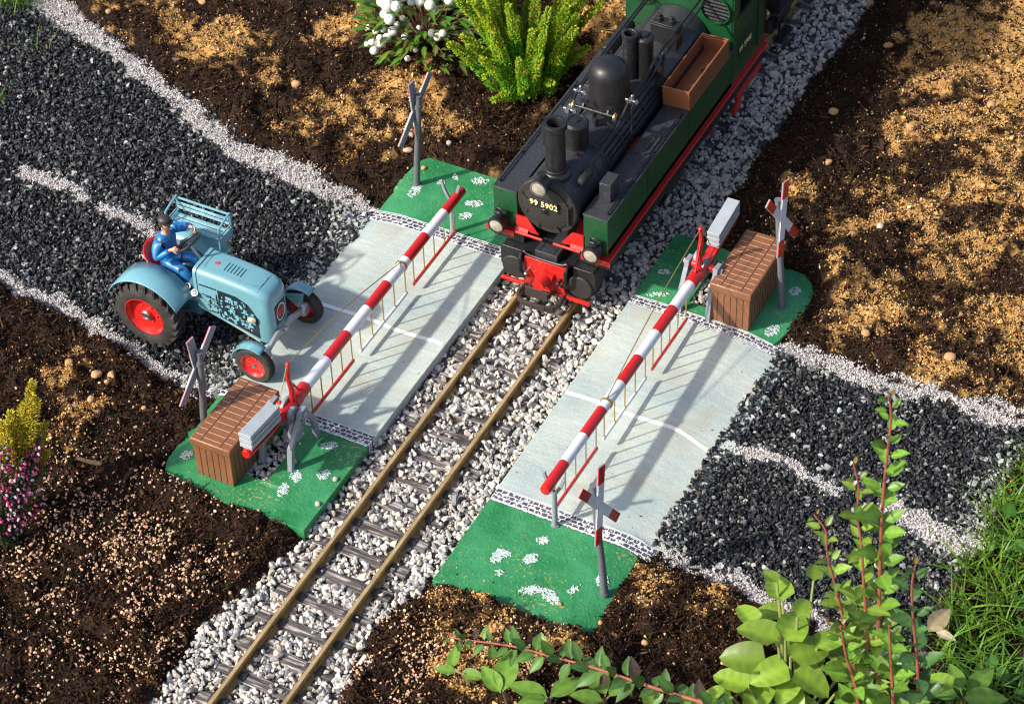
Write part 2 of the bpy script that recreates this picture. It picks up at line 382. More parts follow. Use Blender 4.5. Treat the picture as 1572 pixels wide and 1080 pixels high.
def gravel():
    H = hulls(12, 12, (1, .75, .5), 5, .3)
    x, y = pts(260000); n = len(x); d = darkD(x, y)
    ld = lineD(x, y)
    edge = (np.abs(x) < 2.3)
    ed_ = np.where(x > 0, 1.895, 1.80)+.05*(vn(x, y, 4, 83)-.5)+.03*(vn(x, y, 13, 84)-.5)
    k = (d > -.03)&(np.abs(x) > ed_)&((ld < .015) | (rng.random(n) < .05)); x, y, d, ld = x[k], y[k], d[k], ld[k]
    cell = {}; keep = []
    for i in range(len(x)):
        c = (int(x[i]/.034+400), int(y[i]/.034+400)); q = cell.get(c, 0)
        if q < 3: cell[c] = q+1; keep.append(i)
    x, y, d, ld = x[keep], y[keep], d[keep], ld[keep]; n = len(x)
    s = .017+.024*rng.random(n)**1.8
    near = np.exp(-np.maximum(np.abs(x)-1.9, 0)/.12)*sm(.35, .6, vn(x, y, 3, 81)); nl = np.exp(-np.abs(ld)/.09)*sm(.3, .7, vn(x, y, 4, 82))
    pr = .03+.45*near*(x > 0)+.3*near*(x < 0)+.30*nl*(1*(x > 0)+.4*(x < 0))+.75*np.exp(-((x-3.95)**2/.03+(y-.1)**2/.2))+.5*np.exp(-((x+2.0)**2/.05+(y-.95)**2/.05))+.5*np.exp(-((x+1.95)**2/.05+(y+1.2)**2/.03))
    lt = rng.random(n) < pr; s = np.where(lt, s*1.2, s)
    s[rng.random(n) < .05] *= 1.35; dusty_ = rng.random(n) < .10
    base = np.where(lt[:, None], np.array([.33, .34, .33]), np.array([.022, .024, .030])*(.45+1.5*rng.random(n)**2)[:, None])
    base[dusty_] = np.array([.10, .095, .085]); C = greys(n, base, .3, .05)
    deck = .1-.075*sm(1.52, 2.05, np.abs(x)); z = np.where(np.abs(x) < 2.03, np.maximum(gz(x, y), deck), gz(x, y))+.026*rng.random(n)
    scatter('dark_gravel', H, np.c_[x, y, z], np.c_[s, s*(.7+.5*rng.random(n)), s*(.7+.5*rng.random(n))], C, mdark, 'loose dark grey basalt chippings of the road on both sides of the crossing', 'gravel')
gravel()
def whitegrit():
    H = hulls(8, 6, (1, .9, .8), 9, .2)
    x, y = pts(900000); n = len(x); ld = lineD(x, y)
    k = ((ld > .0) | (rng.random(n) < .16*np.exp(np.minimum(ld, 0)/.035)))&(boardD(x, y) < .02); x, y, ld = x[k], y[k], ld[k]
    cov = sm(.22, .52, vn(x, y, 9, 91)+.3*sm(.02, .07, ld)); kk = rng.random(len(x)) < cov; x, y, ld = x[kk], y[kk], ld[kk]; n = len(x)
    s = .006+.006*rng.random(n); s[rng.random(n) < .01] *= 2.4
    z = gz(x, y)+.006+.012*rng.random(n)+.02*sm(0, .08, ld)*rng.random(n)
    C = greys(n, WHITE, .14, .03)
    scatter('white_grit', H, np.c_[x, y, z], s, C, mgrain, 'lines of fine white grit marking the gravel road', 'grit')
whitegrit()
def soilmask(x, y, e=0.): return (ballD(x, y) < e)&(darkD(x, y) < e)&(lineD(x, y) < e)&((boardD(x, y) < .015) | (boardD(x, y) < .10*(vn(x, y, 5, 101) > .78)*(np.abs(y+.3) > 2.0)))
def soil():
    H = hulls(9, 10, (1, .8, .7), 11, .45)
    x, y = pts(330000); n = len(x); k = soilmask(x, y, .02); x, y = x[k], y[k]; n = len(x)
    g = goldM(x, y); kk = rng.random(n) < (1-.6*g); x, y, g = x[kk], y[kk], g[kk]; n = len(x)
    s = .007+.019*rng.random(n)**2.2; s[rng.random(n) < .02] *= 1.9
    S = np.c_[s*(1+2.2*(rng.random(n) < .16)), s*.75, s*.75]
    z = gz(x, y)+.008*rng.random(n)+.010
    C = greys(n, np.array([.029, .0155, .009]), .7, .12); br = rng.random(n) < .16; C[br] *= 2.6
    scatter('soil_crumbs', H, np.c_[x, y, z], S, C, mat('peat', rough=.95, attr='Col', spec=.1), 'dark brown crumbly peat soil of the flower beds', 'soil')
    H2 = hulls(9, 6, (1, .85, .75), 13, .25)
    x, y = pts(420000); n = len(x); k = soilmask(x, y, .0); x, y = x[k], y[k]; n = len(x); g = goldM(x, y); w = goldW(x, y)
    kk = rng.random(n) < .014+.98*g+.07*w; x, y, g = x[kk], y[kk], g[kk]; n = len(x)
    s = .005+.010*rng.random(n)**3; s[rng.random(n) < .008] *= 2.6
    C = greys(n, SAND, .35, .08); pale = rng.random(n) < .10; C[pale] = np.array([.68, .5, .32])*(.7+.4*rng.random((pale.sum(), 1)))
    scatter('sand_grains', H2, np.c_[x, y, gz(x, y)+.016*rng.random(n)+.006], s, C, mgrain, 'golden sand grains strewn over the soil', 'sand')
    x, y = pts(110000); n = len(x); k = soilmask(x, y, .02); x, y = x[k], y[k]; n = len(x)
    kk = rng.random(n) < 1.35*granW(x, y)*sm(.30, .60, fb(x, y, 4.2, 111, 3)+.16*(vn(x, y, 15, 112)-.5))+.012; x, y = x[kk], y[kk]; n = len(x)
    s = .005+.012*rng.random(n)**1.4
    scatter('pale_granules', hulls(14, 8, (1, .9, .8), 15, .12), np.c_[x, y, gz(x, y)+.02+.012*rng.random(n)], s, greys(n, np.array([.56, .35, .22]), .45, .07), mgrain, 'pale pink and tan granules strewn on the peat in the near bed', 'granules')
soil()
def debris():
    x, y = pts(2600); n = len(x); k = soilmask(x, y, -.03); x, y = x[k], y[k]; n = len(x); s = .006+.006*rng.random(n)
    S = np.c_[s*(3+5*rng.random(n)), s, s*.6]; C = greys(n, np.array([.085, .045, .024]), .6, .12)
    scatter('bark_chips', hulls(10, 8, (1, .9, .8), 21, .3), np.c_[x, y, gz(x, y)+.022], S, C, MATS['peat'], 'fine bark chips and fibres strewn through the soil', 'bark mulch', tilt=.25)
    # grit that has spilled onto the painted boards
    x, y = pts(9000); n = len(x); b = boardD(x, y)
    p = .05+.9*np.exp(-((y+2.45)/.35)**2)*(x > 0)+.35*np.exp(-((x-1.75)**2/.03+(y-1.45)**2/.1))+.35*np.exp(-((y+2.45)/.2)**2)*(x < 0)+.25*np.exp(-((np.abs(x)-1.85)/.12)**2)+.3*np.exp(-((y-1.85)/.12)**2)
    k = (b > .02)&(rng.random(len(x)) < p)&~on_hole(x, y); x, y = x[k], y[k]; n = len(x)
    d = np.where(np.abs(y) < 1.35, sm(1.52, 2.05, np.abs(x))*.075, sm(1.72, 1.95, np.abs(x))*.05)
    s = .004+.007*rng.random(n)**2; base = np.where((rng.random(n) < .62)[:, None], np.array([.56, .36, .14]), np.array([.04, .022, .012]))
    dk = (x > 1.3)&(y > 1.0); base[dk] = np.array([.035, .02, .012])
    scatter('spilled_grit', hulls(9, 6, (1, .85, .75), 23, .25), np.c_[x, y, .1-d+.004], s, greys(n, base, .35, .06), mgrain, 'grains of sand and soil spilled on the painted boards', 'grit')
    x, y = pts(90000); n = len(x); k = (darkD(x, y) > 0)&(lineD(x, y) < .01)&(boardD(x, y) < 0)&(rng.random(len(x)) < .25+.9*sm(.5, .75, vn(x, y, 3, 121))); x, y = x[k], y[k]; n = len(x)
    scatter('gravel_fines', hulls(8, 6, (1, .85, .7), 25, .3), np.c_[x, y, gz(x, y)+.012+.022*rng.random(n)], .003+.005*rng.random(n), greys(n, np.array([.16, .15, .14]), .5, .05), mgrain, 'fine grey dust and chips between the gravel stones', 'gravel')
debris()

# ---------------------------------------------------------------- track
def wood_mat():
    m = mat('sleeper_wood', (.11, .085, .08), rough=.85, spec=.25); N, L, b = nodes_of(m)
    tc = N.new('ShaderNodeTexCoord'); mp = N.new('ShaderNodeMapping'); mp.inputs['Scale'].default_value = (2.6, 26, 8); L.new(tc.outputs['Object'], mp.inputs[0])
    n = N.new('ShaderNodeTexNoise'); n.inputs['Scale'].default_value = 1.6; n.inputs['Detail'].default_value = 7; n.inputs['Roughness'].default_value = .6; n.inputs['Distortion'].default_value = .25
    oi = N.new('ShaderNodeObjectInfo'); va = N.new('ShaderNodeVectorMath'); va.operation = 'MULTIPLY_ADD'; va.inputs[1].default_value = (9, 9, 9); L.new(oi.outputs['Random'], va.inputs[0]); L.new(mp.outputs[0], va.inputs[2]); L.new(va.outputs[0], n.inputs['Vector'])
    cr = N.new('ShaderNodeValToRGB'); e = cr.color_ramp.elements; e[0].position = .38; e[0].color = (.045, .038, .038, 1); e[1].position = .64; e[1].color = (.46, .43, .41, 1)
    k = e.new(.52); k.color = (.13, .115, .11, 1)
    L.new(n.outputs[0], cr.inputs[0]); L.new(cr.outputs[0], b.inputs['Base Color'])
    bp = N.new('ShaderNodeBump'); bp.inputs['Strength'].default_value = .8; bp.inputs['Distance'].default_value = .012; L.new(n.outputs[0], bp.inputs['Height']); L.new(bp.outputs[0], b.inputs['Normal'])
    return m
mrail = mat('weathered_brass', (.42, .25, .075), rough=.5, metal=.25, col2=(.19, .11, .045), vscale=16, bump=.3, bscale=50)
def track():
    t = thing('railway_track', 'narrow gauge track with brown weathered brass rails on wooden sleepers in white ballast', 'railway track', (0, -3, 0))
    mw = wood_mat(); me = None
    prof = [(-.042, 0), (.042, 0), (.042, .008), (.010, .018), (.009, .058), (.0195, .066), (.0195, .084), (.014, .090), (-.014, .090), (-.0195, .084), (-.0195, .066), (-.009, .058), (-.010, .018), (-.042, .008)]
    for sx in (-1, 1):
        m = MB(); m.prism([(p[0]+sx*.235, p[1]) for p in prof], -5.4, 8.4, 'y'); ro = m.build('rail', mrail, t, local=False, smooth=30)
        m = MB(); m.box(sx*.235-.0125, sx*.235+.0125, -5.4, .6, .0895, .0912); m.build('worn_railhead', mat('worn_brass', (.66, .50, .27), rough=.32, metal=.45, col2=(.42, .29, .13), vscale=7), ro, local=False, smooth=0)
        for yj in (-3.35, -.92): m = MB(); m.box(sx*.235-.024, sx*.235+.024, yj-.11, yj+.11, .006, .05); m.build('rail_joiner', mrail, ro, local=False, bev=.004)
    s = MB(); s.box(-.40, .40, -.056, .056, -.07, .012)
    o0 = s.build('sleeper', mw, t, bev=.008); CH = []
    for sx in (-1, 1):
        ch = MB(); ch.box(sx*.235-.065, sx*.235+.065, -.034, .034, .0125, .016)
        for q in (-1, 1):
            ch.box(sx*.235+q*.05-.02, sx*.235+q*.05+.02, -.03, .03, .012, .026); ch.cyl((sx*.235+q*.055, 0, .02), (sx*.235+q*.055, 0, .034), .010, n=8)
        CH.append(ch.build('rail_chair', mat('dark_plastic', (.06, .052, .055), .6), o0, bev=.003))
    first = True
    for k in range(-4, 40):
        y = -2.89+.2735*k-.2735
        if y > 6.6: break
        if first: o = o0; first = False
        else:
            o = o0.copy(); col.objects.link(o); o.parent = t; 
            for c0 in CH: c = c0.copy(); col.objects.link(c); c.parent = o
        o.location = (.006*random.uniform(-1, 1), y+3, .002)
        o.rotation_euler = (0, 0, random.uniform(-.012, .012))
track()

# ---------------------------------------------------------------- the two painted boards
def road_mat():
    m = mat('road_paint', (.40, .48, .455), rough=.7, spec=.3); N, L, b = nodes_of(m)
    tc = N.new('ShaderNodeTexCoord')
    def noise(s, d=5, mapp=None):
        n = N.new('ShaderNodeTexNoise'); n.inputs['Scale'].default_value = s; n.inputs['Detail'].default_value = d
        if mapp:
            mp = N.new('ShaderNodeMapping'); mp.inputs['Scale'].default_value = mapp; L.new(tc.outputs['Object'], mp.inputs[0]); L.new(mp.outputs[0], n.inputs['Vector'])
        else: L.new(tc.outputs['Object'], n.inputs['Vector'])
        return n
    a = noise(1.6); f = noise(70, 3); st = noise(6, 4, (1, 7, 1))
    r1 = N.new('ShaderNodeValToRGB'); e = r1.color_ramp.elements; e[0].position = .36; e[0].color = (.34, .41, .405, 1); e[1].position = .64; e[1].color = (.48, .53, .48, 1); L.new(a.outputs[0], r1.inputs[0])
    m1 = N.new('ShaderNodeMix'); m1.data_type = 'RGBA'; m1.blend_type = 'OVERLAY'; m1.inputs[0].default_value = .55; L.new(r1.outputs[0], m1.inputs[6])
    m0 = N.new('ShaderNodeMix'); m0.data_type = 'RGBA'; m0.inputs[0].default_value = .4; L.new(f.outputs[1], m0.inputs[6]); L.new(st.outputs[0], m0.inputs[7])
    bw = N.new('ShaderNodeRGBToBW'); L.new(m0.outputs[2], bw.inputs[0]); L.new(bw.outputs[0], m1.inputs[7])
    # darker specks of grit in the paint
    v = N.new('ShaderNodeTexVoronoi'); v.inputs['Scale'].default_value = 12; L.new(tc.outputs['Object'], v.inputs['Vector'])
    mr = N.new('ShaderNodeMapRange'); mr.inputs[1].default_value = .05; mr.inputs[2].default_value = .09; L.new(v.outputs['Distance'], mr.inputs[0])
    sp = noise(2.3); gt = N.new('ShaderNodeMapRange'); gt.inputs[1].default_value = .52; gt.inputs[2].default_value = .6; L.new(sp.outputs[0], gt.inputs[0])
    mx = N.new('ShaderNodeMath'); mx.operation = 'MULTIPLY'; iv = N.new('ShaderNodeMath'); iv.operation = 'SUBTRACT'; iv.inputs[0].default_value = 1; L.new(mr.outputs[0], iv.inputs[1]); L.new(iv.outputs[0], mx.inputs[0]); L.new(gt.outputs[0], mx.inputs[1])
    m2 = N.new('ShaderNodeMix'); m2.data_type = 'RGBA'; L.new(mx.outputs[0], m2.inputs[0]); L.new(m1.outputs[2], m2.inputs[6]); m2.inputs[7].default_value = (.16, .15, .12, 1)
    st2 = noise(3.1, 7); s3 = N.new('ShaderNodeMapRange'); s3.inputs[1].default_value = .53; s3.inputs[2].default_value = .72; s3.inputs[4].default_value = .55; L.new(st2.outputs[0], s3.inputs[0])
    m3 = N.new('ShaderNodeMix'); m3.data_type = 'RGBA'; L.new(s3.outputs[0], m3.inputs[0]); L.new(m2.outputs[2], m3.inputs[6]); m3.inputs[7].default_value = (.33, .315, .25, 1)
    L.new(m3.outputs[2], b.inputs['Base Color'])
    bp = N.new('ShaderNodeBump'); bp.inputs['Strength'].default_value = .35; bp.inputs['Distance'].default_value = .008; L.new(f.outputs[0], bp.inputs['Height']); L.new(bp.outputs[0], b.inputs['Normal'])
    return m
def green_mat():
    m = mat('green_paint', (.018, .19, .050), rough=.5, spec=.4); N, L, b = nodes_of(m)
    tc = N.new('ShaderNodeTexCoord')
    a = N.new('ShaderNodeTexNoise'); a.inputs['Scale'].default_value = 2.6; a.inputs['Detail'].default_value = 8; a.inputs['Roughness'].default_value = .6; L.new(tc.outputs['Object'], a.inputs['Vector'])
    r1 = N.new('ShaderNodeValToRGB'); e = r1.color_ramp.elements; e[0].position = .36; e[0].color = (.012, .155, .045, 1); e[1].position = .66; e[1].color = (.055, .28, .12, 1); L.new(a.outputs[0], r1.inputs[0])
    v = N.new('ShaderNodeTexNoise'); v.inputs['Scale'].default_value = 42; v.inputs['Detail'].default_value = 3; L.new(tc.outputs['Object'], v.inputs['Vector'])
    g = N.new('ShaderNodeTexNoise'); g.inputs['Scale'].default_value = 1.7; L.new(tc.outputs['Object'], g.inputs['Vector'])
    ad = N.new('ShaderNodeMath'); ad.operation = 'MULTIPLY_ADD'; ad.inputs[1].default_value = .45; L.new(g.outputs[0], ad.inputs[0]); L.new(v.outputs[0], ad.inputs[2])
    mr = N.new('ShaderNodeMapRange'); mr.inputs[1].default_value = .87; mr.inputs[2].default_value = .99; L.new(ad.outputs[0], mr.inputs[0])
    m2 = N.new('ShaderNodeMix'); m2.data_type = 'RGBA'; L.new(mr.outputs[0], m2.inputs[0]); L.new(r1.outputs[0], m2.inputs[6]); m2.inputs[7].default_value = (.33, .30, .12, 1)
    L.new(m2.outputs[2], b.inputs['Base Color'])
    rr = N.new('ShaderNodeMapRange'); rr.inputs[3].default_value = .35; rr.inputs[4].default_value = .65; L.new(v.outputs[0], rr.inputs[0]); L.new(rr.outputs[0], b.inputs['Roughness'])
    bp = N.new('ShaderNodeBump'); bp.inputs['Strength'].default_value = .6; bp.inputs['Distance'].default_value = .010; L.new(v.outputs[0], bp.inputs['Height']); L.new(bp.outputs[0], b.inputs['Normal'])
    return m
def cobble_mat():
    m = mat('cobble_paint', (.05, .05, .07), rough=.7); N, L, b = nodes_of(m)
    tc = N.new('ShaderNodeTexCoord'); n = N.new('ShaderNodeTexNoise'); n.inputs['Scale'].default_value = 34; n.inputs['Detail'].default_value = 3; L.new(tc.outputs['Object'], n.inputs['Vector'])
    br = N.new('ShaderNodeTexBrick'); br.inputs['Scale'].default_value = 1; br.inputs['Brick Width'].default_value = .052; br.inputs['Row Height'].default_value = .036; br.inputs['Mortar Size'].default_value = .0042; br.inputs['Mortar Smooth'].default_value = .3
    wp = N.new('ShaderNodeMixRGB'); wp.blend_type = 'LINEAR_LIGHT'; wp.inputs[0].default_value = .012; L.new(tc.outputs['Object'], wp.inputs[1]); L.new(n.outputs[1], wp.inputs[2]); L.new(wp.outputs[0], br.inputs['Vector'])
    br.inputs['Color1'].default_value = (.035, .037, .055, 1); br.inputs['Color2'].default_value = (.09, .09, .115, 1); br.inputs['Mortar'].default_value = (.66, .67, .68, 1)
    mr = N.new('ShaderNodeMapRange'); mr.inputs[1].default_value = .56; mr.inputs[2].default_value = .63; L.new(n.outputs[0], mr.inputs[0])
    m2 = N.new('ShaderNodeMix'); m2.data_type = 'RGBA'; L.new(mr.outputs[0], m2.inputs[0]); L.new(br.outputs[0], m2.inputs[6]); m2.inputs[7].default_value = (.72, .72, .73, 1)
    L.new(m2.outputs[2], b.inputs['Base Color']); return m
mroad = road_mat(); mgreen = green_mat(); mcob = cobble_mat(); mwl = mat('white_line_paint', (.86, .88, .88), .6, var=.12, vscale=20, bump=.2)
mgside = mat('board_edge', (.30, .37, .35), .8, var=.4, vscale=12, bump=.4, bscale=30)
def board(side, label):
    # side +1: right of the track, inner edge at x=.625; side -1: left of the track, turned by half a turn
    t = thing('crossing_board', label, 'crossing board', (side*1.2, 0, 0), 0, 'painted boards beside the track')
    xi = .625 if side > 0 else -.468
    hx = (1.07, 1.27) if side > 0 else (-.98, -1.17); hy = (1.14, 1.70) if side > 0 else (-2.08, -1.50)
    gA, cA, cB, gB = (-2.39, -1.49, -1.36, 0) if side > 0 else (-2.385, -1.425, -1.305, 0)
    rB, kB = (.915, 1.02) if side > 0 else (.935, 1.06)
    yT = 1.85 if side > 0 else 1.83
    def xo(y, kind):
        if kind == 'green':
            if side > 0:
                e = np.interp(y, [-2.39, -2.34, -2.25, -1.9, -1.5, 1., 1.35, 1.7, 1.8, 1.85], [1.78, 1.87, 1.90, 1.90, 1.87, 1.86, 1.93, 1.93, 1.87, 1.78])
            else: e = -np.interp(y, [-2.385, -2.33, -2.2, -1.9, -1.4, 1., 1.5, 1.75, 1.83], [1.66, 1.74, 1.80, 1.82, 1.80, 1.78, 1.80, 1.78, 1.70])
            return float(e)+.012*(float(vn(y, side, 9, 5))-.5)
        return side*2.04
    def zt(x, y):
        a = abs(x); base = .1; d = sm(1.52, 2.05, a)*.075 if abs(y) < 1.35 else sm(1.72, 1.95, a)*.05
        return base-float(d)+.004*float(vn(x, y, 2.2, 9))-.002
    def patch(name, y0, y1, kind, m, dz=0., hole=False, xa=None, xb=None, thick=True, st=.05, yf0=None, yf1=None):
        xs0 = xi if xa is None else xa
        ys = sorted(set(np.round(list(np.linspace(y0, y1, max(2, int((y1-y0)/st)+1)))+([v for v in hy] if hole else []), 4)))
        brk = [xs0]+([hx[0], hx[1]] if hole else [])
        M = MB(); rows = []; info = []
        for y in ys:
            xe = xo(y, kind) if xb is None else xb
            if kind == 'green' and hole is False and xb is None: pass
            P = brk+[xe]; row = []; tg = []
            for i in range(len(P)-1):
                n = 3 if (hole and i < 2) else 10
                for k in range(n): row.append(P[i]+(P[i+1]-P[i])*k/n); tg.append(i)
            row.append(P[-1]); tg.append(len(P)-2)
            sh = (yf0 if abs(y-y0) < 1e-6 else yf1 if abs(y-y1) < 1e-6 else None)
            rows.append([(x, y+(sh(x) if sh else 0), zt(x, y)+dz) for x in row]); info.append(tg)
        nR = len(rows); nC = len(rows[0]); V = [p for r_ in rows for p in r_]; F = []
        for i in range(nR-1):
            for j in range(nC-1):
                if hole and info[i][j] == 1 and (rows[i][j][1]+rows[i+1][j][1])/2 > hy[0] and (rows[i][j][1]+rows[i+1][j][1])/2 < hy[1]: continue
                F.append((i*nC+j, i*nC+j+1, (i+1)*nC+j+1, (i+1)*nC+j))
        bm = bmesh.new(); vs = [bm.verts.new(v) for v in V]
        for f in F: bm.faces.new([vs[i] for i in f])
        if thick:
            ed = [e for e in bm.edges if len(e.link_faces) == 1]
            ex = bmesh.ops.extrude_edge_only(bm, edges=ed)
            for g in ex['geom']:
                if isinstance(g, bmesh.types.BMVert): g.co.z = -.03
        bmesh.ops.delete(bm, geom=[v for v in bm.verts if not v.link_faces])
        bmesh.ops.recalc_face_normals(bm, faces=bm.faces)
        if sum(f.normal.z*f.calc_area() for f in bm.faces) < 0: bmesh.ops.reverse_faces(bm, faces=bm.faces)
        bm.verts.index_update(); M.v = [v.co[:] for v in bm.verts]; M.f = [[v.index for v in f.verts] for f in bm.faces]; M.c = [(1, 1, 1)]*len(M.v); bm.free()
        return M.build(name, m, t, local=False, smooth=40, recalc=False, bev=.006 if thick else 0)
    fA = lambda x: (.035*(float(vn(x, side, 3.3, 77))-.5) if side else 0)+(.05*sm(1.4, 1.9, abs(x)))
    fB = lambda x: -.05*sm(1.55, 2.0, abs(x))
    patch('green_end', gA, cA, 'green', mgreen, hole=side < 0, yf0=lambda x: (.07*sm(1.6, 1.9, abs(x)))+.06*(float(vn(x, 3, 4, 78))-.5)*(abs(x) > abs(xi)+.15))
    patch('cobble_strip', cA, cB, 'green', mcob, xb=side*1.96)
    patch('road_surface', cB, rB, 'road', mroad)
    patch('cobble_strip', rB, kB, 'green', mcob, xb=side*1.93)
    patch('green_end', kB, yT, 'green', mgreen, hole=side > 0)
    # the white centre line and the thin white edging of the cobbles, laid on the deck
    M = MB(); yc = -.225 if side > 0 else -.18; n = 30; xs = np.linspace(xi+.01 if side > 0 else xi-.02, side*1.99, n)
    for a_, b_ in zip(xs[:-1], xs[1:]):
        wob = lambda x: yc+.008*math.sin(x*9)-.05*float(sm(1.5, 2., abs(x)))*side
        M.add([(a_, wob(a_)-.019, zt(a_, yc)+.004), (b_, wob(b_)-.019, zt(b_, yc)+.004), (b_, wob(b_)+.019, zt(b_, yc)+.004), (a_, wob(a_)+.019, zt(a_, yc)+.004)], [(0, 1, 2, 3)])
    M.build('centre_line', mwl, t, local=False, smooth=0)
    for y, w in ((cA+.003, .0045), (kB-.004, .004), (rB, .0035), (cB, .003)):
        n = 60; xs = np.linspace(xi+side*.01, side*1.86, n); q = lambda x: .007*(float(vn(x, y, 14, 3))-.5)
        M = MB(); M.grid([[(a_, y-w*(.6+.8*float(vn(a_, y, 20, 4)))+q(a_), zt(a_, y)+.004), (a_, y+w*(.6+.8*float(vn(a_, y, 17, 6)))+q(a_), zt(a_, y)+.004)] for a_ in xs]); M.build('white_edging', mwl, t, local=False, smooth=0)
    # dabbed white flowers painted on the grass: short raised brush strokes
    D = {1: [(765, 853, 26, 20, 40), (775, 848, 20, 12, -20), (833, 829, 18, 14, 0), (815, 857, 24, 16, 20), (767, 878, 10, 12, 60), (815, 905, 34, 16, 5), (845, 915, 28, 22, -40), (880, 905, 16, 12, 30), (925, 890, 18, 24, 60), (1020, 417, 18, 8, 0), (1010, 452, 34, 8, 0), (1221, 446, 18, 14, 20), (1186, 502, 24, 16, 30)],
         -1: [(638, 293, 24, 16, 35), (678, 280, 12, 10, 10), (700, 272, 12, 10, -30), (738, 278, 26, 12, 0), (728, 313, 26, 12, 0), (715, 332, 20, 12, 10), (288, 698, 20, 16, 20), (506, 684, 26, 12, 5), (454, 730, 18, 22, 70), (498, 728, 20, 16, 20), (435, 752, 22, 18, 60)]}[side]
    for (px, py, w_, h_, an) in D:
        M = MB(); n = int(w_*h_*.22)
        for k in range(n):
            q = np.random.default_rng(int(px*7+py*3+k*13)); u_, v_ = q.normal(size=2)*.36; hh_ = max(1, math.hypot(u_, v_)/.62); u_, v_ = u_/hh_, v_/hh_
            ca, sa = math.cos(R(an)), math.sin(R(an)); ax_ = u_*w_*.8; ay_ = v_*h_*.62
            p = B(px+ax_*ca+ay_*sa, py-ax_*sa+ay_*ca, .1); x, y = p[0], p[1]
            if on_hole(x, y): continue
            th = q.random()*PI; l = .008+.010*q.random(); w = .0019+.0016*q.random(); z = zt(x, y)
            dx, dy = math.cos(th), math.sin(th)
            M.add([(x-dx*l+dy*w, y-dy*l-dx*w, z+.003), (x+dx*l+dy*w, y+dy*l-dx*w, z+.003), (x+dx*l-dy*w, y+dy*l+dx*w, z+.003), (x-dx*l-dy*w, y-dy*l+dx*w, z+.003), (x, y, z+.009)], [(0, 1, 4), (1, 2, 4), (2, 3, 4), (3, 0, 4)])
        if M.v: M.build('painted_flowers', mat('dab_paint', (.52, .62, .60), .6), t, local=False, smooth=0)
    return zt
zR = board(1, 'grey road board with green ends on the right side of the track')
zL = board(-1, 'grey road board with green ends left of the track, carrying the tractor front wheels')
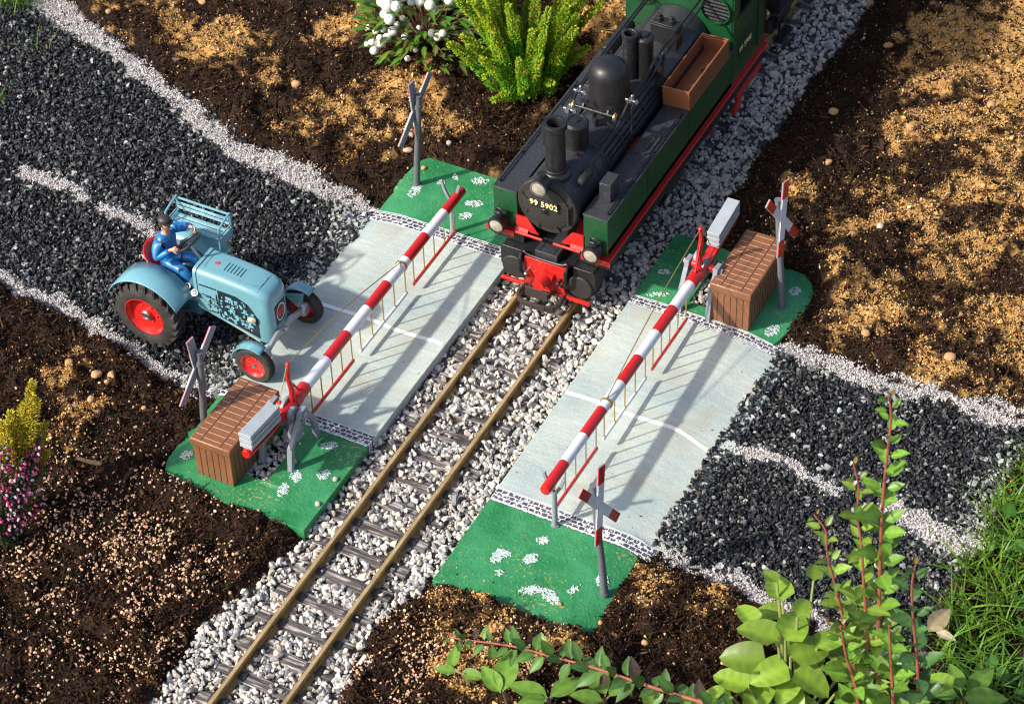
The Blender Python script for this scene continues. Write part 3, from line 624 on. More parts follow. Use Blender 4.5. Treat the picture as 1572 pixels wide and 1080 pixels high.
# step trim inside the slots: two green battens
mred = mat('red_paint', (.52, .012, .012), rough=.32, var=.18, vscale=14, bump=.12, bscale=60, coat=.3)
mwht = mat('white_paint', (.72, .73, .76), rough=.35, var=.10, vscale=14, bump=.1, bscale=60, coat=.2)
mgrey = mat('grey_plastic', (.25, .27, .31), rough=.45, var=.18, vscale=10, bump=.15, bscale=60)
msilv = mat('light_grey_plastic', (.36, .40, .44), rough=.4, var=.14, vscale=10, bump=.15)
mgold = mat('brass_wire', (.46, .33, .12), rough=.35, metal=.7)
mdk = mat('black_plastic', (.018, .018, .02), rough=.4)
def barrier(name, label, loc, rz, top=.62):
    """local frame: pivot above the origin, boom towards -y"""
    t = thing(name, label, 'level crossing barrier', loc, rz, 'red and white barriers over the road')
    zp = .50; ytip = -2.80; slope = (top-.10-zp)/2.8
    def bz(y): return zp-y*slope
    bs = [ytip+(2.66-.10)/8*i for i in range(9)]
    bs = [ytip+.3175*i for i in range(9)]
    for i in range(8):
        m = MB(); a, b = bs[i], bs[i+1]; r0 = .042+.004*i/8
        if i == 0: m.lathe([(.03, 0), (r0-.003, .004), (r0, .012), (r0, b-a)], (0, a, bz(a)), (0, b-a, bz(b)-bz(a)), 24)
        else: m.cyl((0, a, bz(a)), (0, b, bz(b)), r0, n=24)
        m.build('boom_segment', mred if i % 2 == 0 else mwht, t)
    m = MB(); m.cyl((0, bs[8], bz(bs[8])), (0, .10, bz(.1)), .053, n=24); m.cyl((-.135, 0, zp), (.135, 0, zp), .032); m.cyl((0, -.02, bz(0)), (0, .58, bz(0)+.06), .034)
    m.cyl((0, -.14, bz(0)), (0, -.06, bz(0)), .060); m.beam((0, .08, zp+.01), (0, .57, zp+.065), .085, .045); m.beam((0, .20, zp+.085), (0, .56, zp+.125), .085, .12)
    m.cyl((0, .56, bz(0)+.050), (0, .60, bz(0)+.055), .036)
    m.build('boom_clamp', mred, t, bev=.004)
    m = MB(); m.tube([(-.01, -.05, zp+.02), (-.012, -.06, zp+.15), (-.014, -.03, zp+.30), (-.012, -.045, zp+.42)], [.030, .024, .019, .017], 10, sub=4); m.sph((-.012, -.05, zp+.425), .022)
    m.tube([(-.012, -.04, zp+.28), (0, -.16, zp+.06)], .009, 6); m.build('horn', mred, t)
    # weights: three plates stacked on the tail
    m = MB()
    for k in range(3):
        Mx = Matrix.Translation((0, .13, zp+.055+.052*k)) @ Matrix.Rotation(R(7), 4, 'X'); m.box(-.054, .054, .05, .46, 0, .038, Mx)
    for q in ((-.036, .09), (.036, .09), (-.036, .42), (.036, .42)):
        Mx = Matrix.Translation((0, .13, zp+.055)) @ Matrix.Rotation(R(7), 4, 'X'); p = Mx @ Vector((q[0], q[1], .136)); m.sph(p, .009, 8, 6)
    m.build('counterweight', msilv, t, bev=.006)
    for sx in (-1, 1):
        m = MB(); x = sx*.125; ap = np.array((x, 0, zp+.01))
        m.prism([(-.045, zp+.045), (.045, zp+.045), (.065, zp-.02), (.03, zp-.07), (-.03, zp-.07), (-.065, zp-.02)], x-.02, x+.02, 'x')
        m.beam((x, .04, zp-.02), (x, .20, zp-.20), .045, .040, (1, 0, 0)); m.beam((x, .20, zp-.19), (x*1.0, .235, .08), .042, .045, (1, 0, 0))
        m.beam((x, -.04, zp-.02), (x, -.13, zp-.17), .045, .040, (1, 0, 0)); m.beam((x, -.13, zp-.16), (x, -.165, .08), .042, .042, (1, 0, 0))
        m.beam((x, .19, zp-.25), (x, -.14, zp-.24), .022, .03, (1, 0, 0)) if sx > 0 else None
        m.cyl((x-.03*sx, 0, zp), (x+.045*sx, 0, zp), .024)
        m.build('support_frame', mgrey, t, bev=.004)
    m = MB()
    for (yy, zz, rr) in ((.02, zp-.16, .105),):
        m.lathe([(.03, -.014), (rr-.02, -.012), (rr, -.016), (rr, .016), (rr-.02, .012), (.03, .014)], (-.072, yy, zz), (1, 0, 0), 28); m.cyl((-.115, yy, zz), (-.05, yy, zz), .035)
        for k in range(5): m.cyl((-.09, yy+.06*math.cos(k*1.257), zz+.06*math.sin(k*1.257)), (-.055, yy+.06*math.cos(k*1.257), zz+.06*math.sin(k*1.257)), .012, n=8)
    m.lathe([(.02, -.018), (.055, -.018), (.055, .018), (.02, .018)], (-.075, .05, zp+.03), (1, 0, 0), 20)
    m.lathe([(.05, -.012), (.085, -.012), (.085, .012), (.05, .012)], (.02, -.01, zp+.0), (1, 0, 0), 24, a0=0, a1=2*PI)
    m.build('drive_wheel', mgrey, t, bev=.003)
    # cord from horn to boom and weight
    m = MB(); ya = ytip+.3175*3.25
    m.tube([(-.012, -.05, zp+.435), (-.010, -.9, zp+.30), (0, ya, bz(ya)+.045)], .0045, 6, sub=4); m.tube([(-.012, -.04, zp+.435), (.0, .13, zp+.12)], .004, 6); m.cyl((0, ya-.01, bz(ya)), (0, ya+.01, bz(ya)), .052)
    m.build('cord', mgold, t)
    # hanging lattice
    for i, (a, b) in enumerate(((-2.66, -1.93), (-1.83, -1.06), (-.96, -.30))):
        m = MB(); zl = bz((a+b)/2)-.335
        m.beam((0, a, bz(a)-.335), (0, b, bz(b)-.335), .017, .030)
        m.build('lower_rail', mred if i != 1 else mwht, t, bev=.003)
        for k in range(5):
            y = a+.02+(b-a-.04)*k/4; m = MB(); m.cyl((0, y, bz(y)-.035), (0, y, bz(y)-.325), .0055, n=8); m.cyl((-.014, y, bz(y)-.33), (.014, y, bz(y)-.33), .006, n=6); m.box(-.01, .01, y-.008, y+.008, bz(y)-.06, bz(y)-.035)
            m.build('hanger', mgold, t, smooth=40)
    return t
barrier('level_crossing_barrier', 'red and white boom barrier lowered across the board right of the track', (1.17, 1.17, .0), 0, top=.67)
barrier('level_crossing_barrier', 'red and white boom barrier lowered across the left board in front of the blue tractor', (-1.0, -1.66, .0), PI, top=.62)

def rest_post(label, p, rz):
    t = thing('boom_rest_post', label, 'post', p, rz, 'forked posts under the boom tips')
    m = MB(); m.cyl((0, 0, 0), (0, 0, .36), .022, .020); m.cyl((0, 0, 0), (0, 0, .012), .032); m.build('post', mgrey, t)
    m = MB()
    for s_ in (-1, 1): m.beam((0, 0, .33), (s_*.055, 0, .44), .026, .022, (0, 1, 0)); m.beam((s_*.053, 0, .43), (s_*.085, 0, .54), .026, .020, (0, 1, 0))
    m.build('fork', mgrey, t, bev=.003); return t
rest_post('grey forked post on the nearest green end beside the cobble strip', (1.19, -1.515, .1), 0)
rest_post('grey forked post under the boom tip on the far green end beside the locomotive', (-1.06, 1.055, .1), 0)

# ---------------------------------------------------------------- crossing signs
mpost = mat('post_grey', (.13, .14, .16), rough=.45, var=.2, vscale=8, bump=.15, bscale=60)
def saltire(label, p, rz, lean, H=1.08):
    t = thing('crossing_sign', label, 'railway crossing sign', p, rz, 'diagonal cross signs at the road')
    t.rotation_euler = (0, -lean, rz)
    m = MB(); m.tube([(0, 0, -.03), (0, .004, .35), (0, -.004, .7), (0, 0, H)], [.030, .027, .025, .025], 16, sub=3); m.cyl((0, 0, H), (0, 0, H+.012), .029); m.cyl((0, 0, H*.86), (0, 0, H*.86+.05), .031)
    m.cyl((0, 0, 0), (0, 0, .01), .034); m.build('post', mpost, t)
    zc = H-.17; L_ = .34
    for an in (10, -34):
        d = np.array([0, math.sin(R(an)), math.cos(R(an))]); c = np.array([.034 if an > 0 else .030, 0, zc]); e = d*L_
        m = MB(); m.beam(c-e, c+e, .074, .012, (1, 0, 0)); o = m.build('cross_arm', mgrey, t, bev=.002)
        f = np.array([.0085 if an > 0 else .0080, 0, 0])
        for a, b in ((-.995, -.56), (.56, .995)): m = MB(); m.beam(c+f+d*L_*a, c+f+d*L_*b, .072, .005, (1, 0, 0)); m.build('red_panel', mred, o)
        m = MB(); m.beam(c+f-d*L_*.56, c+f+d*L_*.56, .072, .0046, (1, 0, 0)); m.build('white_panel', mwht, o)
    return t
LN = R(4.8)
saltire('red and white diagonal cross sign on the nearest green end', B(928, 910, .1), R(-10), LN)
saltire('red and white diagonal cross sign behind the brown box on the right', B(1200, 470, .1), R(-10), LN)
saltire('grey back of the diagonal cross sign at the far green end near the green heather', B(640, 283, .1), PI-R(10), LN, H=1.0)
saltire('grey back of the diagonal cross sign by the tractor front wheel', (-1.624, -1.92, .1), PI-R(10), LN, H=1.0)

# ---------------------------------------------------------------- the two brown boxes
mbrn = mat('brown_plastic', (.235, .098, .044), rough=.42, var=.22, vscale=9, bump=.18, bscale=50, coat=.1)
mgrv = mat('groove_line', (.62, .38, .24), rough=.6); mgrd = mat('groove_dark', (.05, .02, .012), rough=.8)
def box_(label, p, rz):
    t = thing('relay_box', label, 'box', p, rz, 'brown planked boxes beside the barriers')
    w, l, h = .33, .70, .325
    m = MB(); m.box(-w/2, w/2, -l/2, l/2, 0, h)
    bo = m.build('body', mbrn, t, bev=.006)
    m = MB()
    for k in range(1, 6):
        x = -w/2+w*k/6
        for s_ in (-1, 1): m.box(x-.0025, x+.0025, s_*(l/2+.0005)-.0015, s_*(l/2+.0005)+.0015, .01, h-.01)
    for k in range(1, 13):
        y = -l/2+l*k/13
        for s_ in (-1, 1): m.box(s_*(w/2+.0005)-.0015, s_*(w/2+.0005)+.0015, y-.0025, y+.0025, .01, h-.01)
    m.build('plank_joint', mgrd, bo, smooth=0)
    m = MB()
    for k in range(7):
        for s_ in (-1, 1): m.sph((-w/2+w*(k+.5)/7, s_*(l/2+.001), h-.02), .0045, 6, 4); m.sph((-w/2+w*(k+.5)/7, s_*(l/2+.001), .03), .0045, 6, 4)
    m.build('rivet', mbrn, bo)
    m = MB(); m.box(-w/2-.014, w/2+.014, -l/2-.014, l/2+.014, h, h+.075); lid = m.build('lid', mbrn, t, bev=.012)
    m = MB(); zt_ = h+.0758
    for x in (-.085, .085): m.box(x-.003, x+.003, -l/2-.004, l/2+.004, zt_-.002, zt_)
    m.build('lid_seam', mgrd, lid, smooth=0)
    m = MB(); n = 11
    for k in range(n):
        y = -l/2+.035+(l-.07)*k/(n-1)
        m.box(-.076, .076, y-.002, y+.002, zt_-.002, zt_+.0004)
        for s_ in (-1, 1): m.box(s_*.125-.033, s_*.125+.033, y+.018-.002, y+.018+.002, zt_-.002, zt_+.0004)
    m.build('lid_board_line', mgrv, lid, smooth=0)
    return t
box_('brown planked box on the right board, the upright cross sign behind it', (1.475, 1.375, .1), 0)
box_('brown planked box at the left board beside the tractor front wheel', (-1.335, -1.885, .1), 0)

# ---------------------------------------------------------------- steam locomotive
mblk = mat('black_paint', (.013, .013, .015), rough=.42, var=.25, vscale=8, bump=.06, bscale=80)
mblt = mat('dusty_black_top', (.022, .023, .028), rough=.45, attr=None, col2=(.040, .042, .050), vscale=46, bump=.12, bscale=90)
def dusty(m, amt=.03):
    N, L, b = nodes_of(m); l = [k for k in L if k.to_socket == b.inputs['Base Color']][0].from_socket
    tc = N.new('ShaderNodeTexCoord'); n = N.new('ShaderNodeTexNoise'); n.inputs['Scale'].default_value = 120; n.inputs['Detail'].default_value = 2; L.new(tc.outputs['Object'], n.inputs['Vector'])
    n3 = N.new('ShaderNodeTexNoise'); n3.inputs['Scale'].default_value = 3; L.new(tc.outputs['Object'], n3.inputs['Vector'])
    ad = N.new('ShaderNodeMath'); ad.operation = 'MULTIPLY_ADD'; ad.inputs[1].default_value = .25; L.new(n3.outputs[0], ad.inputs[0]); L.new(n.outputs[0], ad.inputs[2])
    r = N.new('ShaderNodeMapRange'); r.inputs[1].default_value = .80; r.inputs[2].default_value = .86; r.inputs[4].default_value = .5; L.new(ad.outputs[0], r.inputs[0])
    mx = N.new('ShaderNodeMix'); mx.data_type = 'RGBA'; L.new(r.outputs[0], mx.inputs[0]); L.new(l, mx.inputs[6]); mx.inputs[7].default_value = (.32, .30, .27, 1); L.new(mx.outputs[2], b.inputs['Base Color'])
dusty(mblt); dusty(mblk)
msmk = mat('smokebox_black', (.026, .024, .021), rough=.6, col2=(.018, .017, .016), vscale=6, bump=.08)
mgrn = mat('loco_green', (.007, .068, .022), rough=.42, var=.2, vscale=5, bump=.05, coat=.15)
mlred = mat('loco_red', (.52, .014, .011), rough=.38, var=.15, vscale=9, bump=.06, coat=.2)
mglass = mat('lamp_glass', (.40, .37, .29), rough=.1, spec=.6, coat=.6, col2=(.24, .22, .17), vscale=30)
mstl = mat('steel', (.42, .43, .45), rough=.32, metal=.9, var=.2, vscale=20)
mgb = mat('gold_trim', (.72, .52, .20), rough=.3, metal=.6)
mbr2 = mat('bright_brass', (.80, .62, .30), rough=.3, metal=.8)
def text_mesh(name, body, size, extrude, offs, m, parent, loc, rot):
    cu = bpy.data.curves.new('tmp', 'FONT'); cu.body = body; cu.size = size; cu.extrude = extrude; cu.offset = offs; cu.align_x = 'CENTER'; cu.align_y = 'CENTER'; cu.space_character = 1.05
    o = bpy.data.objects.new('tmp', cu); col.objects.link(o); bpy.context.view_layer.update()
    me = bpy.data.meshes.new_from_object(o.evaluated_get(bpy.context.evaluated_depsgraph_get())); bpy.data.objects.remove(o); bpy.data.curves.remove(cu)
    me.materials.clear(); me.materials.append(m); q = bpy.data.objects.new(name, me); col.objects.link(q); q.parent = parent; q.location = loc; q.rotation_euler = rot; return q
def loco():
    t = thing('steam_locomotive', 'black and green narrow gauge steam locomotive with red frames and number 99 5902', 'steam locomotive', (0, .72, .09))
    def P(m, name, mt, parent=None, **k): return m.build(name, mt, parent or t, local=False, **k)
    # side tanks
    for s in (-1, 1):
        yb = 3.20; a, b = (.295, .508) if s > 0 else (-.508, -.295)
        tk = P(MB().box(a, b, .785, yb, .645, 1.012), 'side_tank', mgrn, bev=.006)
        P(MB().box(a-.004, b+.004, .781, yb, 1.0125, 1.026), 'tank_top', mblt, tk, bev=.003)
        P(MB().box(a, b, .80, yb, .655, .70).box(s*.5115-.001, s*.5115+.001, 1.52, 1.525, .66, 1.0).box(s*.5115-.001, s*.5115+.001, 2.32, 2.325, .66, 1.0), 'tank_seam', mdk, tk, smooth=0)
        m = MB(); xr = s*.478; m.tube([(xr, .84, 1.045), (xr, 2.25, 1.045)], .007, 8)
        for y in (.86, 1.25, 1.7, 2.2): m.cyl((xr, y, 1.02), (xr, y, 1.05), .010, n=8)
        P(m, 'tank_rail', mblk, tk)
        P(MB().box(min(s*.30, s*.545), max(s*.30, s*.545), .735, 3.9, .622, .643), 'running_board', mlred, bev=.003)
        P(MB().box(min(s*.25, s*.52), max(s*.25, s*.52), .80, 3.88, .50, .598), 'under_frame', mblk)
        # headlamp on the tank front
        lx = s*.42; lp = MB(); lp.lathe([(.050, .10), (.064, .09), (.068, .02), (.075, .012), (.075, -.004), (.062, -.006)], (lx, .655, .735), (0, 1, 0), 24)
        lp.cyl((lx, .70, .79), (lx, .70, .83), .030, .026, 14); lp.cyl((lx, .70, .83), (lx, .70, .842), .036); lp.cyl((lx+.02, .69, .842), (lx-.02, .69, .842), .012)
        lp.box(lx-.03, lx+.03, .66, .75, .645, .69)
        hl = P(lp, 'headlamp', mblk); m = MB(); m.lathe([(0, -.020), (.035, -.016), (.060, -.0075)], (lx, .655, .735), (0, 1, 0), 24, cap=False); P(m, 'lens', mglass, hl)
        m = MB(); m.lathe([(.060, -.011), (.069, -.011), (.069, .0), (.060, .0)], (lx, .652, .735), (0, 1, 0), 24, cap=False); P(m, 'lens_ring', msmk, hl)
        m = MB(); m.tube([(lx+.05, .785, .78), (lx+.058, .74, .84), (lx-.0, .72, .862), (lx-.05, .74, .84), (lx-.05, .785, .78)], .006, 6, sub=4); P(m, 'lamp_bracket', mblk)
        P(MB().prism([(.735, .643), (.735, .60), (.725, .60), (.725, .655)], s*.30 if s > 0 else -.555, .555 if s > 0 else -.30, 'x'), 'front_step_edge', mlred)
    m = MB(); m.box(.335, .435, .99, 1.15, 1.026, 1.20); P(m, 'tool_box', mblt, bev=.004)
    for (x, y) in ((.385, 1.78), (.40, 2.95)):
        m = MB(); m.prism([(x-.075, y-.15), (x+.035, y-.15), (x+.075, y-.11), (x+.075, y+.11), (x+.035, y+.15), (x-.075, y+.15)], 1.026, 1.045, 'z'); m.tube([(x+.03, y-.08, 1.045), (x+.03, y-.07, 1.065), (x+.03, y+.07, 1.065), (x+.03, y+.08, 1.045)], .006, 6); P(m, 'tank_hatch', mblt, bev=.003)
    m = MB(); m.prism([(-.47, 1.62), (-.33, 1.62), (-.33, 1.9), (-.47, 1.9)], 1.026, 1.045, 'z'); P(m, 'tank_hatch', mblt, bev=.003)
    # boiler and smokebox
    zc = 1.02
    m = MB(); m.lathe([(.240, .80), (.240, 1.20), (.246, 1.205), (.246, 1.225), (.240, 1.23), (.240, 2.0), (.246, 2.005), (.246, 2.025), (.240, 2.03), (.240, 3.2)], (0, 0, zc), (0, 1, 0), 48); bo = P(m, 'boiler', mblt)
    m = MB(); m.lathe([(0, 2.42), (.285, 2.42), (.292, 2.43), (.292, 3.2)], (0, 0, zc+.02), (0, 1, 0), 48, cap=False); P(m, 'firebox_casing', mblt)
    m = MB(); m.lathe([(.262, .80), (.262, .745), (.252, .735), (.205, .733), (.203, .722), (.190, .716), (.08, .700), (0, .697)], (0, 0, zc), (0, 1, 0), 48, cap=False); sb = P(m, 'smokebox_front', msmk)
    m = MB()
    for z_ in (-.055, .045): m.beam((.06, .700, zc+z_), (.215, .712, zc+z_-.004), .012, .010)
    m.beam((.200, .706, zc-.09), (.200, .706, zc+.09), .016, .016, (0, 1, 0)); m.build('door_hinge', msmk, sb, local=False)
    m = MB()
    for an in (20, 100, 160, 205, 250, 300, 335):
        c_, s_ = math.cos(R(an)), math.sin(R(an)); m.beam((c_*.175, .712, zc+s_*.175), (c_*.235, .722, zc+s_*.235), .016, .016, (0, 1, 0))
    m.build('door_clamp', msmk, sb, local=False)
    m = MB(); m.lathe([(.024, 0), (.030, .012), (.018, .022)], (0, .70, zc-.005), (0, -1, 0), 16); m.beam((-.012, .668, zc-.012), (.02, .668, zc+.002), .012, .010); m.build('door_handle', mblk, sb, local=False)
    pl = MB().box(-.118, .118, .682, .692, zc+.018, zc+.108); plo = pl.build('number_plate', mblk, sb, local=False, bev=.002)
    mg = mat('gold_lettering', (.85, .72, .30), rough=.35); text_mesh('number_lettering', '99 5902', .072, .002, .0012, mg, plo, (0, .6805-.72, zc+.063-.09), (PI/2, 0, 0))
    # top headlamp
    lp = MB(); lz = 1.315; ly = .60; lp.lathe([(.050, .12), (.064, .11), (.068, .02), (.076, .012), (.076, -.004), (.062, -.006)], (0, ly, lz), (0, 1, 0), 26); lp.cyl((0, ly+.06, lz+.05), (0, ly+.06, lz+.095), .028, .026, 14); lp.cyl((0, ly+.06, lz+.095), (0, ly+.06, lz+.107), .036)
    lp.box(-.03, .03, ly+.02, ly+.16, lz-.085, lz-.045); hl = P(lp, 'headlamp', mblk)
    m = MB(); m.lathe([(0, -.020), (.035, -.016), (.060, -.0075)], (0, ly, lz), (0, 1, 0), 24, cap=False); P(m, 'lens', mglass, hl)
    m = MB(); m.lathe([(.060, -.011), (.069, -.011), (.069, .0), (.060, .0)], (0, ly-.002, lz), (0, 1, 0), 24, cap=False); P(m, 'lens_ring', mstl, hl)
    # chimney
    y = .90
    m = MB(); m.lathe([(.125, 1.20), (.120, 1.262), (.112, 1.272), (.095, 1.290), (.090, 1.31), (.083, 1.315), (.079, 1.70), (.094, 1.705), (.098, 1.715), (.098, 1.745), (.092, 1.757), (.066, 1.757), (.060, 1.745), (.056, 1.5), (0, 1.49)], (0, y, 0), (0, 0, 1), 36, cap=False)
    P(m, 'chimney', mblk, smooth=28)
    m = MB(); m.cyl((-.105, y+.05, 1.48), (-.105, y+.05, 1.66), .034, n=16); m.sph((-.105, y+.05, 1.66), .034); P(m, 'whistle_pipe', mblk)
    y = 1.28
    m = MB(); m.lathe([(.105, 1.22), (.105, 1.245), (.098, 1.25), (.097, 1.455), (.102, 1.46), (.102, 1.478), (.088, 1.50), (.070, 1.503), (.066, 1.495), (.03, 1.498), (.026, 1.512), (0, 1.515)], (-.005, y, 0), (0, 0, 1), 36, cap=False); P(m, 'sand_dome', mblk, smooth=28)
    # valve bar with two brass wheels ahead of the big dome
    yb, zb = 1.585, 1.375
    m = MB(); m.cyl((-.175, yb, zb), (.165, yb, zb), .014, n=12)
    for x in (-.11, -.02, .07): m.cyl((x-.008, yb, zb), (x+.008, yb, zb), .019)
    for x in (-.10, .12): m.box(x-.028, x+.028, yb+.01, yb+.055, zb+.035, zb+.05); m.beam((x, yb, zb), (x, yb+.03, zb+.04), .03, .014, (1, 0, 0))
    m.cyl((0, yb, 1.24), (0, yb, zb), .018, n=12); m.cyl((.03, yb-.03, 1.24), (.03, yb-.03, 1.33), .02, n=12); P(m, 'valve_bar', mblk)
    for s in (-1, 1):
        m = MB(); x = s*.185; m.lathe([(.024, -.005), (.036, -.005), (.036, .005), (.024, .005)], (x, yb, zb), (1, 0, 0), 20, cap=False); m.cyl((x-.006, yb, zb), (x+.006, yb, zb), .010, n=8)
        m.beam((x, yb-.03, zb), (x, yb+.03, zb), .005, .006); m.beam((x, yb, zb-.03), (x, yb, zb+.03), .005, .006, (1, 0, 0)); m.cyl((x-s*.03, yb, zb), (x, yb, zb), .006, n=8); P(m, 'valve_wheel', mbr2)
    # big dome
    m = MB(); m.lathe([(.19, 1.20), (.178, 1.235), (.168, 1.26), (.166, 1.55), (.158, 1.60), (.138, 1.645), (.10, 1.675), (.05, 1.69), (0, 1.694)], (0, 1.86, 0), (0, 0, 1), 44, cap=False); P(m, 'steam_dome', mblk, smooth=50)
    m = MB(); m.lathe([(.070, 1.24), (.064, 1.27), (.063, 1.66), (.070, 1.665), (.070, 1.685), (.052, 1.69), (.046, 1.68), (.046, 1.5), (0, 1.5)], (-.005, 2.26, 0), (0, 0, 1), 30, cap=False); P(m, 'safety_valve_pipe', mblk, smooth=28)
    m = MB(); m.lathe([(.080, 1.24), (.074, 1.27), (.074, 1.60), (.079, 1.605), (.079, 1.625), (.066, 1.645), (0, 1.65)], (.090, 2.335, 0), (0, 0, 1), 30, cap=False); m.cyl((.09, 2.335, 1.65), (.09, 2.335, 1.665), .035); P(m, 'sand_dome', mblk, smooth=28)
    m = MB(); m.box(-.02, .22, 2.68, 2.80, 1.28, 1.50)
    for x in (.04, .15): m.cyl((x, 2.74, 1.50), (x, 2.74, 1.55), .03, n=14); m.cyl((x, 2.74, 1.55), (x, 2.74, 1.575), .018)
    m.box(-.01, .21, 2.69, 2.79, 1.50, 1.512); P(m, 'valve_manifold', mblk, bev=.003)
    # pipes
    m = MB()
    m.tube([(.23, .98, 1.26), (.21, 1.3, 1.245), (.20, 1.56, 1.26), (.215, 1.70, 1.36), (.22, 1.78, 1.42)], .011, 8, sub=3); m.tube([(.22, 1.80, 1.42), (.22, 2.1, 1.43), (.22, 2.35, 1.50), (.22, 3.22, 1.50)], .011, 8, sub=2)
    m.tube([(.235, 1.80, 1.39), (.25, 2.1, 1.40), (.255, 2.35, 1.47), (.255, 3.22, 1.47)], .009, 8, sub=2)
    P(m, 'steam_pipe', mblk)
    m = MB(); m.tube([(-.22, 1.55, 1.25), (-.225, 1.66, 1.34), (-.24, 1.8, 1.36), (-.25, 2.4, 1.37), (-.25, 3.22, 1.37)], .011, 8, sub=2); m.tube([(-.27, 1.7, 1.33), (-.285, 2.4, 1.35), (-.285, 3.22, 1.35)], .009, 8, sub=2); P(m, 'steam_pipe', mblk)
    for (x, y_, z_) in ((.222, 1.79, 1.41), (.235, 2.34, 1.46), (-.24, 1.79, 1.35), (-.24, 1.60, 1.30)):
        m = MB(); m.cyl((x-.04, y_, z_), (x+.05, y_, z_), .012, n=10); m.cyl((x, y_-.03, z_), (x, y_+.03, z_), .020, n=10); m.cyl((x+.02, y_, z_-.05), (x+.02, y_, z_+.05), .010, n=8); m.sph((x+.02, y_, z_+.05), .016, 8, 6); m.cyl((x+.055, y_-.008, z_), (x+.055, y_+.008, z_), .02, n=10); P(m, 'pipe_valve', mstl if y_ < 2 else mblk)
    m = MB(); m.box(.225, .262, 2.3, 2.34, 1.2, 1.50); P(m, 'pipe_bracket', mblk)
    for k in range(5):
        an = R(60-11*k); r_ = .255; x = r_*math.cos(an); z_ = zc+r_*math.sin(an); m = MB(); m.tube([(x, 1.32+.02*k, z_), (x, 3.2, z_)], .0075, 6); P(m, 'boiler_pipe', mblk)
    for yy in (1.34, 1.62, 2.05, 2.6): m = MB(); m.tube([(.262*math.cos(R(a)), yy, zc+.262*math.sin(R(a))) for a in range(8, 70, 6)], .008, 6); P(m, 'pipe_clip', mblk)
    m = MB(); m.tube([(.235, 1.80, 1.38), (.245, 1.77, 1.28), (.27, 1.72, 1.15), (.28, 1.72, 1.04)], .008, 6, sub=3); P(m, 'down_pipe', mblk)
    m = MB(); m.lathe([(0, 0), (.022, .004), (.034, .02), (.036, .05), (.036, .16), (.034, .19), (.020, .205), (.016, .25)], (.205, .915, 1.20), (0, 1, .02), 20, cap=False)
    for q in (.05, .14): m.lathe([(.040, q), (.040, q+.015)], (.205, .915, 1.20), (0, 1, .02), 20)
    P(m, 'air_pump', msmk)
    m = MB(); m.lathe([(.05, 0), (.058, .01), (.058, .44), (.05, .45)], (-.36, 2.55, 1.17), (0, 1, 0), 24); m.lathe([(.03, -.02), (.03, 0)], (-.36, 2.55, 1.17), (0, 1, 0), 16); P(m, 'air_tank', mblk)
    m = MB(); m.box(-.40, -.30, 2.2, 2.45, 1.026, 1.07); P(m, 'tank_box', mblt, bev=.004)
    # saddle plates under the smokebox
    for s in (-1, 1):
        m = MB(); m.prism([(s*.20, .80), (s*.30, .80), (s*.30, .655), (s*.10, .655)], .775, .785, 'y'); m.prism([(.74, .655), (.95, .80), (.97, .79), (.76, .645)], s*.19 if s > 0 else -.30, .30 if s > 0 else -.19, 'x'); P(m, 'saddle_plate', mlred)
        m = MB(); m.cyl((s*.05, .735, .655), (s*.29, .735, .655), .012, n=10); P(m, 'saddle_rod', mlred)
    m = MB(); m.box(-.10, .10, .70, 1.2, .49, .56); P(m, 'front_deck', mblt, bev=.004)
    m = MB(); m.box(-.235, .235, .72, 1.75, .30, .49); P(m, 'bogie_frame', mblk)
    m = MB()
    for x in (-.062, .062): m.box(x-.002, x+.002, .702, 1.1, .56, .563)
    P(m, 'deck_seam', mdk, smooth=0)
    # cylinders
    def cylset(y0, y1, zt_, hx=.425):
        for s in (-1, 1):
            a, b = (.165, hx) if s > 0 else (-hx, -.165); xm = (a+b)/2
            m = MB(); m.prism([(a, zt_-.02), (a+.02, zt_), (b-.02, zt_), (b, zt_-.02), (b, .30), (b-.05, .19), (a+.05, .19), (a, .30)], y0, y1, 'y'); cy = P(m, 'cylinder', mblk, bev=.005)
            m = MB(); m.lathe([(.112, 0), (.112, -.012), (.104, -.020), (0, -.022)], (xm, y0, .295), (0, 1, 0), 32, cap=False)
            for k in range(16): m.sph((xm+.100*math.cos(k*PI/8), y0-.019, .295+.100*math.sin(k*PI/8)), .005, 6, 4)
            P(m, 'cylinder_cover', msmk, cy)
            m = MB()
            for k in range(6):
                for q in (0, 1): m.sph((a+.03+(b-a-.06)*q, y0+.03+k*(y1-y0-.06)/5, zt_), .006, 6, 4)
                m.sph((a+.03+(b-a-.06)*k/5, y0+.02, zt_), .006, 6, 4)
            P(m, 'rivet', msmk, cy)
    cylset(.72, 1.10, .485); cylset(2.0, 2.36, .485, .46)
    # buffer beam
    m = MB(); m.prism([(-.185, .485), (.185, .485), (.185, .31), (.165, .28), (.185, .20), (-.185, .20), (-.165, .28), (-.185, .31)], .672, .700, 'y'); bb = P(m, 'buffer_beam', mlred, bev=.003)
    m = MB()
    for k in range(8): m.sph((-.165+.33*k/7, .671, .47), .005, 6, 4); 
    for s in (-1, 1):
        for k in range(3): m.sph((s*.17, .671, .45-.05*k), .005, 6, 4)
    P(m, 'rivet', mlred, bb)
    m = MB(); m.box(-.40, .40, .662, .69, .165, .195); P(m, 'rail_guard', mlred, bev=.003)
    m = MB(); m.lathe([(.075, .67), (.065, .63), (.045, .55), (.052, .545), (0, .545)], (0, 0, .335), (0, 1, 0), 24, cap=False); m.prism([(-.09, .39), (0, .42), (.09, .39), (.06, .27), (-.06, .27)], .64, .672, 'y'); P(m, 'coupler_socket', mlred)
    m = MB(); m.box(-.115, .085, .540, .556, .195, .295)
